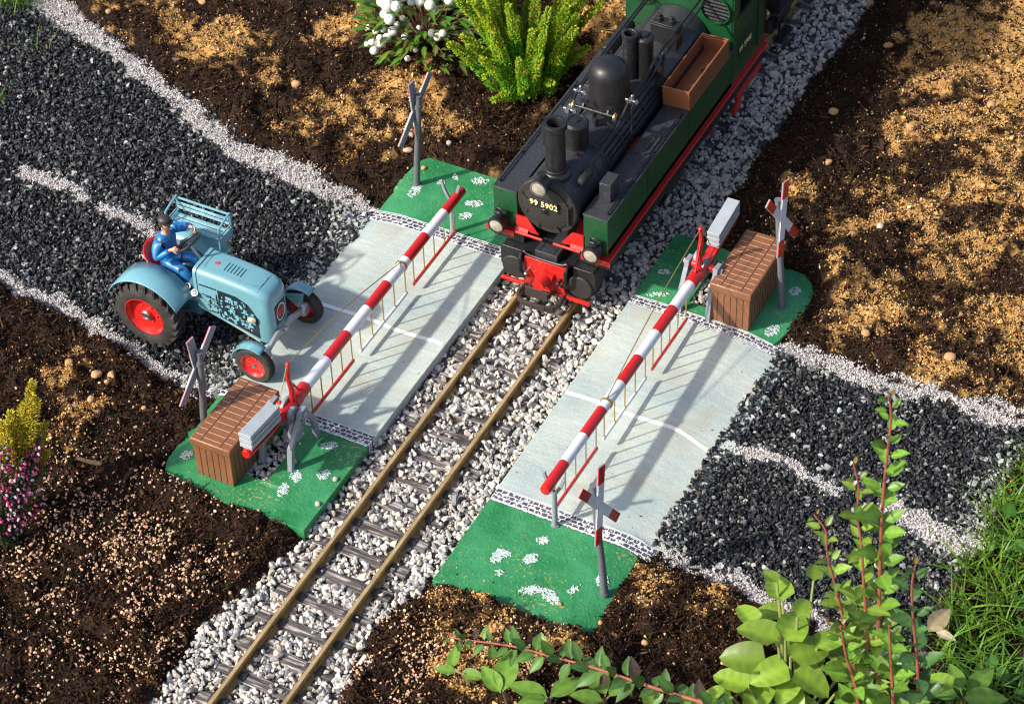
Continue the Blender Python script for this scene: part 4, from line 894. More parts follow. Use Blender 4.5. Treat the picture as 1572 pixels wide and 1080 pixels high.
    lp_ = [(-.17, .66), (-.185, .56), (-.16, .50), (-.10, .47), (0, .462), (.10, .47), (.16, .50), (.185, .56), (.17, .66)]
    for a, b in zip(lp_[:-1], lp_[1:]): m.beam((a[0], a[1], .185), (b[0], b[1], .185), .022, .05)
    m.beam((-.10, .67, .25), (-.10, .55, .25), .03, .03); m.cyl((.10, .67, .21), (.06, .58, .20), .012, n=8); m.sph((.06, .575, .20), .018, 8, 6); P(m, 'coupling_loop', mat('dark_brown_plastic', (.045, .036, .028), .5, var=.2), bev=.002)
    for s in (-1, 1):
        m = MB(); m.tube([(s*.205, .705, .50), (s*.205, .66, .505), (s*.205, .64, .45), (s*.20, .64, .36), (s*.175, .645, .31), (s*.145, .66, .30)], .013, 8, sub=4)
        for k in range(12): m.lathe([(.016, -.003), (.016, .003)], (s*.203, .639, .47-.011*k), (0, 0, 1), 10)
        P(m, 'air_hose', mblk); m = MB(); m.cyl((s*.145, .69, .36), (s*.145, .62, .35), .014, n=10); m.sph((s*.145, .62, .35), .019, 10, 6); P(m, 'brake_cock', mstl if s < 0 else mblk)
    m = MB(); m.tube([(-.205, .70, .49), (-.19, .685, .525), (-.13, .68, .505), (.13, .68, .505), (.19, .685, .525), (.205, .70, .49)], .012, 8, sub=3); P(m, 'grab_rail', mblk)
    # wheels, rods
    for yy in (1.25, 1.66, 2.62, 3.05):
        for s in (-1, 1):
            x = s*.245; m = MB(); m.lathe([(.13, -.02), (.16, -.02), (.16, .02), (.13, .02)], (x, yy, .25), (1, 0, 0), 32, cap=False); m.lathe([(.178, -.006), (.178, .006)], (x-s*.022, yy, .25), (1, 0, 0), 32); w = P(m, 'wheel', mstl)
            m = MB(); m.lathe([(.118, -.012), (.135, -.012), (.135, .014), (.118, .014)], (x, yy, .25), (1, 0, 0), 28, cap=False); m.cyl((x-.016, yy, .25), (x+s*.03, yy, .25), .035, n=14)
            for k in range(10): c_, s_ = math.cos(k*PI/5), math.sin(k*PI/5); m.beam((x, yy+c_*.02, .25+s_*.02), (x, yy+c_*.125, .25+s_*.125), .018, .014, (1, 0, 0))
            P(m, 'wheel_spokes', mlred, w)
    for s in (-1, 1):
        for (a, b, c_) in ((1.25, 1.66, 1.1), (2.62, 3.05, 2.36)):
            m = MB(); m.beam((s*.30, a, .21), (s*.30, b, .21), .016, .035); m.cyl((s*.29, a, .21), (s*.32, a, .21), .03); m.cyl((s*.29, b, .21), (s*.32, b, .21), .03); m.beam((s*.335, c_, .30), (s*.335, b, .21), .014, .03); m.cyl((s*.335, c_-.05, .30), (s*.335, c_+.15, .30), .012)
            m.box(s*.34-.02, s*.34+.02, c_+.12, c_+.20, .26, .34); m.beam((s*.36, c_, .37), (s*.36, c_+.42, .37), .016, .02); m.beam((s*.365, c_+.38, .42), (s*.365, c_+.30, .22), .014, .022); P(m, 'side_rod', mstl)
        m = MB(); m.beam((s*.46, 2.36, .40), (s*.46, 2.95, .40), .02, .03); m.beam((s*.46, 2.9, .48), (s*.46, 2.95, .26), .022, .034, (1, 0, 0)); m.cyl((s*.44, 2.92, .40), (s*.48, 2.92, .40), .025); P(m, 'motion_bar', mstl)
        m = MB(); m.prism([(3.30, .60), (3.86, .60), (3.86, .44), (3.80, .40), (3.42, .40), (3.40, .27), (3.28, .27), (3.28, .33), (3.34, .36)], s*.50-.015, s*.50+.015, 'x'); P(m, 'cab_steps', mlred, bev=.003)
        m = MB(); m.beam((s*.48, 2.42, .50), (s*.48, 3.3, .50), .03, .05); m.prism([(2.75, .50), (3.0, .50), (2.95, .36), (2.80, .36)], s*.46-.01, s*.46+.01, 'x'); P(m, 'hanger_frame', mlred)
    m = MB(); m.box(-.2, .2, 2.4, 3.85, .30, .52); P(m, 'rear_frame', mlred)
    # cab
    z0, z1 = .645, 1.98
    m = MB(); ww = MB()
    def wallx(s):
        x0, x1 = s*.492-.008, s*.492+.008; M = MB()
        M.box(x0, x1, 3.22, 3.90, z0, 1.30); M.box(x0, x1, 3.22, 3.34, 1.30, z1); M.box(x0, x1, 3.74, 3.90, 1.30, z1); M.box(x0, x1, 3.34, 3.74, 1.66, z1)
        w = P(M, 'cab_side', mgrn); q = MB(); 
        q.box(x0-.003, x1+.003, 3.325, 3.34, 1.285, 1.675); q.box(x0-.003, x1+.003, 3.74, 3.755, 1.285, 1.675); q.box(x0-.004, x1+.004, 3.30, 3.78, 1.285, 1.302); P(q, 'window_frame', mblk, w)
        q = MB()
        for z_ in (1.02, 1.06): q.tube([(s*.515, 3.30, z_+.0), (s*.515, 3.66, z_)], .005, 6)
        q.tube([(s*.52, 3.70, .75), (s*.52, 3.70, 1.25)], .007, 6); q.tube([(s*.52, 3.87, .75), (s*.52, 3.87, 1.25)], .007, 6); P(q, 'hand_rail', mblk, w)
        q = MB().box(s*.502-.002, s*.502+.002, 3.34, 3.62, .86, .97); pq = P(q, 'side_number_plate', mblk, w)
        text_mesh('side_lettering', '99 5902', .075, .0015, 0, mg, pq, (s*.5055, 3.48-.72, .915-.09), (PI/2, 0, PI/2*s))
    wallx(1); wallx(-1)
    m = MB(); m.box(-.484, .484, 3.212, 3.228, 1.012, z1); m.box(-.484, .484, 3.212, 3.228, .645, 1.012); fr = P(m, 'cab_front', mgrn)
    for x in (-.34, .34):
        q = MB(); q.lathe([(.125, -.03), (.137, -.03), (.137, .0), (.125, .0)], (x, 3.213, 1.40), (0, 1, 0), 32, cap=False); P(q, 'window_ring', mgrn, fr)
        q = MB(); q.cyl((x, 3.209, 1.40), (x, 3.206, 1.40), .124, n=32); P(q, 'window_glass', mat('dark_glass', (.01, .012, .012), .08, spec=.9), fr)
        q = MB()
        for k in range(-3, 4):
            h_ = math.sqrt(max(.122**2-(k*.035)**2, 0)); q.box(x-h_, x+h_, 3.199, 3.203, 1.40+k*.035-.003, 1.40+k*.035+.003)
        P(q, 'window_bars', mstl, fr, smooth=0)
    m = MB(); m.box(-.484, .484, 3.88, 3.896, .645, z1); P(m, 'cab_rear', mgrn)
    m = MB(); n = 20; arc = [(-.56+1.12*k/n, 1.98+.10*math.cos(PI*(k/n-.5))) for k in range(n+1)]
    m.prism(arc+[(x, z-.015) for x, z in arc[::-1]], 3.17, 3.98, 'y'); P(m, 'cab_roof', mblk)
    m = MB(); m.box(-.49, .49, 3.9, 4.0, .56, .645); P(m, 'rear_beam', mlred)
    return t
loco()
def tray():
    t = thing('open_wooden_crate', 'open brown slatted crate resting on the right side tank of the locomotive', 'crate', (.40, 2.70, 1.03))
    w, l, h, th = .245, .80, .185, .013
    mt = mat('tray_plastic', (.27, .095, .038), rough=.45, var=.2, vscale=8, bump=.12)
    for nme, b in (('end_wall', (-w/2, w/2, -l/2, -l/2+th, 0, h)), ('end_wall', (-w/2, w/2, l/2-th, l/2, 0, h)), ('side_wall', (-w/2, -w/2+th, -l/2+th, l/2-th, 0, h)), ('side_wall', (w/2-th, w/2, -l/2+th, l/2-th, 0, h))):
        o = MB().box(*b).build(nme, mt, t, bev=.003)
        if nme == 'side_wall':
            m = MB(); s = 1 if b[0] > 0 else -1
            for k in range(1, 5): m.box(s*(w/2+.0005)-.0015, s*(w/2+.0005)+.0015, -l/2+.01, l/2-.01, h*k/5-.003, h*k/5+.003)
            m.build('plank_joint', mgrd, o, smooth=0)
    fo = MB().box(-w/2+th, w/2-th, -l/2+th, l/2-th, .006, .02).build('floor_panel', mt, t); m = MB(); m.cyl((.01, .12, .02), (.01, .12, .026), .026, .024, n=16); m.build('screw_boss', mblk, fo)
    m = MB(); m.prism([(-w/2+th, h-.002), (w/2-th, h-.002), (w/2-th, h-.10)], l/2-.04, l/2-.03, 'y'); m.build('inner_gusset', mt, t)
    t.rotation_euler = (0, R(-3), 0)
tray()
def wagon():
    t = thing('railway_wagon', 'dark wagon coupled behind the locomotive at the top edge of the photo', 'railway wagon', (0, 4.2, .09))
    m = MB(); m.box(-.50, .50, 4.22, 7.4, .62, .70); m.build('underframe', mblk, t, local=False, bev=.006)
    m = MB(); m.box(-.49, .49, 4.26, 7.36, .70, 1.9); m.build('body', mat('dark_wagon', (.014, .013, .016), .5, var=.3), t, local=False, bev=.01)
    m = MB(); m.box(-.53, .53, 4.2, 7.42, 1.9, 1.95); m.build('roof', mblk, t, local=False, bev=.01)
    for yy in (4.75, 6.8):
        for s in (-1, 1):
            m = MB(); m.lathe([(.16, -.02), (.16, .02)], (s*.24, yy, .25), (1, 0, 0), 28); m.build('wheel', mblk, t, local=False)
            m = MB(); m.box(s*.33-.02, s*.33+.02, yy-.16, yy+.16, .25, .62); m.cyl((s*.33, yy, .28), (s*.36, yy, .28), .05); m.build('axle_guard', mblk, t, local=False)
    m = MB(); m.lathe([(.02, 0), (.05, .01), (.05, .05), (.02, .06)], (.38, 4.16, .70), (0, 1, 0), 16); m.build('brass_fitting', mbr2, t, local=False)  # brass disc standing in for the gold highlight at the coupling, not a lamp
    for s in (-1, 1): m = MB(); m.box(s*.48-.04, s*.48+.04, 4.3, 4.55, .34, .37); m.beam((s*.48, 4.32, .37), (s*.48, 4.32, .62), .02, .02, (1, 0, 0)); m.build('foot_step', mblk, t, local=False)
wagon()

# ---------------------------------------------------------------- toy tractor (local: x forward from rear axle, z from the ground)
mtb = mat('tractor_blue', (.15, .35, .42), rough=.3, var=.12, vscale=5, bump=.05, coat=.5)
mtd = mat('tractor_blue_dark', (.06, .17, .22), rough=.4, coat=.2)
mtr = mat('tyre_rubber', (.022, .021, .020), rough=.75, col2=(.06, .055, .05), vscale=7, bump=.2, spec=.3)
mrim = mat('rim_red', (.62, .02, .015), rough=.28, var=.12, vscale=10, coat=.6)
mtl = mat('engine_print', (.012, .022, .03), rough=.5)
def tractor():
    t = thing('toy_tractor', 'light blue tin tractor with red wheels parked with its front wheels on the left board', 'tractor', (-2.62, -.775, .085), R(0))
    # rear wheels
    for s in (-1, 1):
        o = (0, s*.335, .31); r, w = .305, .085
        m = MB(); prof = [(.175, -w), (.20, -w-.006), (.26, -w-.004), (.285, -w+.012), (.290, -.03), (.292, .03), (.285, w-.012), (.26, w+.004), (.20, w+.006), (.175, w)]
        m.lathe(prof, o, (0, 1, 0), 48, cap=False); ty = m.build('tyre', mtr, t); m = MB()
        for k in range(22):
            for sd in (-1, 1):
                a = 2*PI*(k+.5*(sd > 0))/22
                def pt(aa, yy, rr): return np.array([math.cos(aa)*rr, yy, math.sin(aa)*rr])+np.array(o)
                a2 = a+.22; y0, y1 = sd*(w+.004), sd*.004
                V = [pt(a-.045, y0, .262), pt(a+.045, y0, .262), pt(a2+.045, y1, .286), pt(a2-.045, y1, .286), pt(a-.035, y0, .300), pt(a+.035, y0, .300), pt(a2+.035, y1, .312), pt(a2-.035, y1, .312)]
                m.add(V, [(0, 1, 2, 3), (4, 7, 6, 5), (0, 4, 5, 1), (1, 5, 6, 2), (2, 6, 7, 3), (3, 7, 4, 0)])
        m.build('tread', mtr, ty, smooth=30)
        m = MB(); m.lathe([(.176, s*.09), (.182, s*.088), (.176, s*.078), (.160, s*.040), (.10, s*.030), (.05, s*.040), (.045, s*.055), (0, s*.056)], o, (0, 1, 0), 40, cap=False)
        m.lathe([(.176, -s*.09), (.176, s*.08)], o, (0, 1, 0), 40, cap=False)
        for k in range(6): m.sph((o[0]+.085*math.cos(k*PI/3), o[1]+s*.036, o[2]+.085*math.sin(k*PI/3)), .010, 8, 6)
        rm = m.build('rim', mrim, t); m = MB(); m.lathe([(.042, .05), (.046, .065), (.03, .075), (.026, .068), (0, .068)], o, (0, s, 0), 20, cap=False); m.build('hub', mstl, rm)
    # front wheels
    for s in (-1, 1):
        o = (.99, s*.375, .175); w = .038; m = MB()
        m.lathe([(.105, -w), (.12, -w-.003), (.15, -w-.002), (.165, -w+.008), (.170, -.022), (.166, -.018), (.172, -.012), (.173, -.004), (.168, 0), (.173, .004), (.172, .012), (.166, .018), (.170, .022), (.165, w-.008), (.15, w+.002), (.12, w+.003), (.105, w)], o, (0, 1, 0), 48, cap=False); m.build('tyre', mtr, t, smooth=25)
        m = MB(); m.lathe([(.106, s*.040), (.110, s*.040), (.104, s*.032), (.092, s*.014), (.05, s*.012), (.03, s*.022), (0, s*.024)], o, (0, 1, 0), 36, cap=False); m.lathe([(.106, -s*.04), (.106, s*.034)], o, (0, 1, 0), 36, cap=False)
        for k in range(5): m.sph((o[0]+.062*math.cos(k*1.257), o[1]+s*.014, o[2]+.062*math.sin(k*1.257)), .009, 8, 6)
        rm = m.build('rim', mrim, t); m = MB(); m.lathe([(.02, .02), (.02, .032), (0, .036)], o, (0, s, 0), 16, cap=False); m.build('hub', mstl, rm)
        # front mudguard: curved strip over the wheel
        m = MB(); G = []
        for k in range(17):
            a = R(62+118*k/16); r_ = .196; G.append([(o[0]+math.cos(a)*r_, o[1]+q, o[2]+math.sin(a)*r_) for q in (-.048, 0, .048)]+[(o[0]+math.cos(a)*(r_-.008), o[1]+s*.052, o[2]+math.sin(a)*(r_-.008))])
        if s > 0: m.grid(G)
        else: m.grid([[g[2], g[1], g[0], g[3]] for g in G])
        mg_ = m.build('front_mudguard', mtb, t, smooth=60); md = mg_.modifiers.new('solid', 'SOLIDIFY'); md.thickness = .006
        m = MB(); m.prism([(o[0]-.15, o[2]+.12), (o[0]+.05, o[2]+.188), (o[0]+.02, o[2]+.02), (o[0]-.03, o[2]+.02)], o[1]-s*.062, o[1]-s*.056, 'y'); m.build('mudguard_stay', mtb, t)
    # front axle beam (bare pressed metal) and its hubs
    m = MB(); m.prism([(-.33, .17), (-.33, .22), (-.10, .295), (.10, .295), (.33, .22), (.33, .17), (.10, .235), (0, .22), (-.10, .235)], 1.02, 1.045, 'x'); m.cyl((1.00, 0, .26), (1.07, 0, .26), .022)
    for s in (-1, 1): m.lathe([(.055, -.01), (.062, 0), (.062, .02), (.05, .035), (.02, .035)], (1.035, s*.30, .215), (1, 0, 0), 24); m.cyl((.99, s*.28, .175), (.99, s*.36, .175), .018)
    m.beam((.75, -.26, .16), (1.0, -.26, .19), .02, .02); m.build('front_axle', mat('bare_metal', (.50, .52, .54), .32, .6, var=.2, vscale=10), t, bev=.002)
    m = MB(); m.cyl((0, -.33, .31), (0, .33, .31), .035); m.build('rear_axle', mdk, t)
    # hood: rounded section lofted front to back
    def sect(w, zb, zt_, r, n=7):
        P_ = [(-w, zb)]
        for k in range(n): a = PI-PI/2*k/(n-1); P_.append((-w+r+math.cos(a)*r, zt_-r+math.sin(a)*r))
        for k in range(n): a = PI/2-PI/2*k/(n-1); P_.append((w-r+math.cos(a)*r, zt_-r+math.sin(a)*r))
        P_.append((w, zb)); return P_
    m = MB(); ST = [(.345, .150, .36, .735, .05), (.36, .153, .34, .735, .05), (.60, .152, .27, .728, .05), (.80, .150, .215, .712, .05), (.92, .146, .185, .695, .055), (.97, .136, .178, .678, .06), (1.0, .118, .175, .652, .06), (1.015, .085, .175, .61, .06), (1.018, .05, .176, .58, .04)]
    G = [[(x, q[0], q[1]) for q in sect(w, zb, zt_, r)] for x, w, zb, zt_, r in ST]; m.grid(G)
    n = len(G[0]); m.add(G[0], [tuple(range(n))]); m.add(G[-1], [tuple(range(n))])
    bd = m.build('hood', mtb, t, smooth=50)
    m = MB(); m.grid([[(x+(-.012 if i == 0 else 0), q[0]*1.02, .40+(q[1]-.40)*1.015) for q in sect(.156, .42, .738, .052)] for i, x in ((0, .345), (1, .362))]); m.build('hood_rim', mtb, bd, smooth=50)
    # groove lines on the top, louvres and the red spot
    mln = mat('hood_line', (.03, .10, .14), .5); m = MB()
    def top(x): return float(np.interp(x, [s_[0] for s_ in ST], [s_[3] for s_ in ST]))+.0012
    pth = [(.40, -.075), (.42, -.085), (.85, -.085), (.90, -.06), (.91, 0), (.90, .06), (.85, .085), (.42, .085), (.40, .075), (.40, -.075)]
    def dens(p): 
        o_ = []
        for a, b in zip(p[:-1], p[1:]):
            for k in range(5): o_.append((a[0]+(b[0]-a[0])*k/5, a[1]+(b[1]-a[1])*k/5))
        return o_+[p[-1]]
    m.tube([(x, y, top(x)) for x, y in dens(pth)], .0016, 4)
    m.tube([(.905, -.146, .62), (.91, -.12, .69), (.912, 0, top(.912)), (.91, .12, .69), (.905, .146, .62)], .0018, 4, sub=3); m.build('hood_seam', mln, bd)
    for k in range(6):
        x = .56+.030*k; m = MB(); m.tube([(x, -.055, top(x)+.001), (x, .045, top(x)+.001)], .0035, 6); m.build('louvre', mtb, bd)
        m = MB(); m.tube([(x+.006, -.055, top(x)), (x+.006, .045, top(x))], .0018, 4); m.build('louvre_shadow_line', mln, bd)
    m = MB(); m.cyl((.475, .0, top(.475)-.002), (.475, .0, top(.475)+.002), .021, n=20); m.build('red_badge', mat('badge_red', (.62, .06, .06), .4), bd)
    # printed engine on the sides: dark plates with blue pipes and blocks
    mpl = mat('print_blue', (.17, .42, .50), .4)
    for s in (-1, 1):
        def sy(x): return s*(float(np.interp(x, [q[0] for q in ST], [q[1] for q in ST]))+.0015)
        m = MB(); xs_ = np.linspace(.55, .905, 14)
        zt2 = lambda x: float(np.interp(x, [.55, .60, .72, .82, .88, .905], [.60, .60, .595, .55, .47, .40])); zb2 = lambda x: float(np.interp(x, [.55, .905], [.318, .215]))
        m.grid([[(x, sy(x)+s*.0012, zb2(x)+(zt2(x)-zb2(x))*q/6) for q in range(7)] for x in xs_]); pp = m.build('engine_panel', mtl, bd, smooth=0)
        m = MB(); r_ = random.Random(5)
        def slab(x0, x1, z0, z1, d=.003): m.box(x0, x1, min(sy(x0), sy(x0)+s*d), max(sy(x0), sy(x0)+s*d), z0, z1)
        
        for q in range(90):
            x = r_.uniform(.565, .86); z = r_.uniform(.27, .55); w_ = r_.uniform(.008, .034); h_ = r_.uniform(.006, .026)
            if max(z, zb2(x)+.01)+.008 > zt2(min(x+w_, .905))-.004: continue
            slab(x, min(x+w_, .895), max(z, zb2(x)+.01), min(max(z, zb2(x)+.01)+h_, zt2(x+w_)-.004) if max(z, zb2(x)+.01)+.004 < zt2(x+w_)-.004 else max(z, zb2(x)+.01)+.001, .0030+.0004*q/34)
        for q in range(7):
            x = r_.uniform(.38, .8); z = r_.uniform(.33, .5); P_ = [(x, z), (x+r_.uniform(.02, .06), z+r_.uniform(-.03, .05)), (x+r_.uniform(.06, .1), z+r_.uniform(-.06, .04))]; m.tube([(a, sy(a)+s*.003, max(b, .30)) for a, b in P_], .004, 5, sub=4)
        tag(m.build('printed_engine_parts', mpl, pp, smooth=0), kind='stuff')
        m = MB()
        m.box(.38, .54, sy(.4)-.001, sy(.4)+.001, .588, .602)
        for q in range(9): x = r_.uniform(.37, .5); z = r_.uniform(.38, .52); m.tube([(a, sy(a), b) for a, b in ((x, z), (x+.03, z+r_.uniform(-.03, .03)), (x+.06, z+r_.uniform(-.04, .04)))], .0022, 4, sub=4)
        for q in range(40):
            x = r_.uniform(.38, .86); z = r_.uniform(.34, .52); a = r_.choice([0, 1]); L_ = r_.uniform(.03, .09); m.box(x, x+(L_ if a else .005), sy(x)+s*.003-.0025, sy(x)+s*.003+.0025, z, z+(.005 if a else L_*.8))
        m.build('printed_line', mtl, pp, smooth=0)
        m = MB(); m.lathe([(.012, 0), (.030, .008), (.036, .028), (.038, .034)], (.855, s*.150, .425), (.35, s, 0), 20, cap=False); hl = m.build('headlamp', mtb, t); m = MB(); m.lathe([(0, .042), (.02, .041), (.035, .034)], (.855, s*.150, .425), (.35, s, 0), 20, cap=False); m.build('lens', mat('lamp_lens', (.62, .55, .40), .2, coat=1.), hl)
        m = MB(); m.prism([(.345, .36), (.90, .175), (.90, .19), (.345, .375)], s*.150-.002, s*.150+.006, 'y'); m.build('chassis_edge', mat('pale_metal', (.5, .55, .56), .35, .3), t)
    # grille on the nose
    m = MB(); m.prism([(-.07, .53), (.07, .53), (.062, .33), (-.062, .33)], 1.0185, 1.0225, 'x'); gr = m.build('grille', mat('grille_dark', (.05, .02, .018), .5), bd)
    m = MB(); V = []; 
    for rr in (1., .87):
        for k in range(32): V.append((1.026, .060*rr*math.cos(k*PI/16), .435+.086*rr*math.sin(k*PI/16)))
    m.add(V, [(k, (k+1) % 32, 32+(k+1) % 32, 32+k) for k in range(32)]); m.build('oval_ring', mwht, gr, smooth=0)
    m = MB(); m.add([(1.0245, .052*math.cos(k*PI/16), .435+.076*math.sin(k*PI/16)) for k in range(32)], [tuple(range(32))]); m.build('oval_field', mat('oval_green', (.05, .10, .07), .5), gr, smooth=0)
    m = MB()
    for k in range(7):
        y = -.036+.012*k; h_ = .04*math.sqrt(max(0, 1-(y/.05)**2)); m.box(1.0255, 1.029, y-.0026, y+.0026, .435+.008, .435+.008+h_); m.box(1.0255, 1.029, y-.0026, y+.0026, .435-.01-h_*.8, .435-.01)
    m.box(1.0255, 1.029, -.045, .045, .429, .438); m.build('oval_lettering', mat('letter_red', (.55, .10, .07), .5), gr, smooth=0)
    m = MB(); m.box(1.0195, 1.024, -.045, .045, .235, .300); npl = m.build('licence_plate', mwht, t, bev=.003); m = MB()
    for k in range(4): m.box(1.0245, 1.0262, -.034+.018*k, -.034+.018*k+.011, .272, .292); m.box(1.0245, 1.0262, -.034+.018*k, -.034+.018*k+.011, .243, .262)
    m.build('plate_characters', mdk, npl, smooth=0)
    # chassis between hood and rear axle, dials and levers
    m = MB(); m.box(-.14, .345, -.13, .13, .22, .40); m.box(.05, .345, -.12, .12, .40, .46); m.prism([(-.13, .20), (.13, .20), (.13, .34), (.08, .42), (-.08, .42), (-.13, .34)], -.18, .10, 'x'); ch = m.build('gearbox', mtd, t, bev=.01)
    m = MB(); m.prism([(.345, .40), (.345, .62), (.29, .60), (.22, .46)], -.13, .13, 'y'); m.build('dashboard', mtd, t)
    for (x, y, z) in ((.26, -.15, .52), (.29, -.165, .46), (.34, -.17, .50)):
        m = MB(); m.lathe([(.030, 0), (.030, .010), (.026, .012)], (x, y, z), (.1, -.6, .8), 18); d_ = m.build('dial', mwht, t); m = MB(); m.lathe([(.020, .0125), (.011, .0135), (.011, .0125)], (x, y, z), (.1, -.6, .8), 14, cap=False); m.build('dial_figure', mdk, d_)
    m = MB(); m.tube([(.20, -.10, .44), (.19, -.13, .55), (.18, -.12, .64)], .007, 6); m.sph((.18, -.12, .65), .014, 8, 6); m.build('gear_lever', mstl, t)
    m = MB(); m.tube([(.24, .10, .44), (.25, .12, .58)], .006, 6); m.sph((.25, .12, .59), .018, 8, 6); m.build('gear_lever', mdk, t)
    # rear mudguards
    for s in (-1, 1):
        ya, yb = s*.165, s*.415; m = MB(); G = []
        for k in range(25):
            a = R(28+130*k/24); rr = .362; x, z = math.cos(a)*rr, .305+math.sin(a)*rr; G.append([(x, ya, z-.03*(0)), (x, (ya+yb)/2, z+.006), (x, yb-s*.008, z), (x, yb, z-.008)])
        m.grid(G); o = m.build('rear_mudguard', mtb, t, smooth=60); md = o.modifiers.new('solid', 'SOLIDIFY'); md.thickness = .007
        m = MB(); m.prism([(math.cos(R(a))*.358, .305+math.sin(R(a))*.358) for a in range(28, 159, 8)]+[(-.15, .24), (.18, .24)], ya-.004, ya+.004, 'y'); m.build('mudguard_side', mtb, t)
        m = MB(); m.beam((.325, s*.15, .40), (.325, s*.17, .50), .05, .012); m.build('mudguard_flap', mtb, t)
        m = MB(); m.box(-.12, .30, min(s*.12, s*.17), max(s*.12, s*.17), .40, .412); m.build('foot_board', mtb, t)
    # bench over the far mudguard
    m = MB()
    for k in range(3): m.box(-.16, .33, .255+.052*k, .255+.052*k+.042, .705, .715)
    for k in range(2): m.box(-.16, .33, .412, .420, .745+.042*k, .745+.042*k+.030)
    be = m.build('bench_slats', mtb, t, bev=.003)
    m = MB()
    for x in (-.165, .335):
        m.tube([(x, .25, .62), (x, .25, .80), (x, .275, .83), (x, .40, .86), (x, .425, .84), (x, .425, .62)], .010, 8, sub=2); m.tube([(x, .25, .745), (x, .42, .745)], .007, 6); m.box(x-.004, x+.004, .25, .42, .62, .72)
    m.tube([(-.165, .425, .85), (.335, .425, .85)], .010, 8); m.tube([(.085, .42, .745), (.085, .425, .85)], .008, 8); m.build('bench_frame', mtb, t)
    # seat
    m = MB(); G = []
    for i in range(9):
        u_ = i/8; row = []
        for k in range(13):
            a = R(-100+200*k/12); row.append((-.01-math.cos(a)*.18*u_, math.sin(a)*.18*u_, .545+.17*u_**2.2*(0.45+.55*max(0, math.cos(a))) ))
        G.append(row)
    m.grid(G); G2 = []
    for i in range(9):
        u_ = i/8; G2.append([(-.01+math.cos(R(a))*.14*u_, math.sin(R(a))*.18*u_, .545+.06*u_**2) for a in range(-80, 81, 16)])
    m.grid(G2); o = m.build('seat', mrim, t, smooth=60); md = o.modifiers.new('solid', 'SOLIDIFY'); md.thickness = .010
    m = MB(); m.cyl((-.02, 0, .42), (-.01, 0, .54), .02); m.build('seat_post', mdk, t)
    # steering wheel
    c = np.array((.215, .0, .845)); ax = np.array((-.62, 0, .78)); ax /= np.linalg.norm(ax); u_, v_, _ = frame(ax)
    m = MB(); pts_ = [c+(u_*math.cos(k*PI/16)+v_*math.sin(k*PI/16))*.115 for k in range(33)]; m.tube(pts_, .012, 8)
    for k in range(3): m.beam(c, c+(u_*math.cos(k*2.094)+v_*math.sin(k*2.094))*.112, .010, .006, tuple(ax))
    m.build('steering_wheel', mdk, t); m = MB(); m.cyl(c, c-ax*.30, .014, n=12); m.build('steering_column', mstl, t)
    return t
tractor()

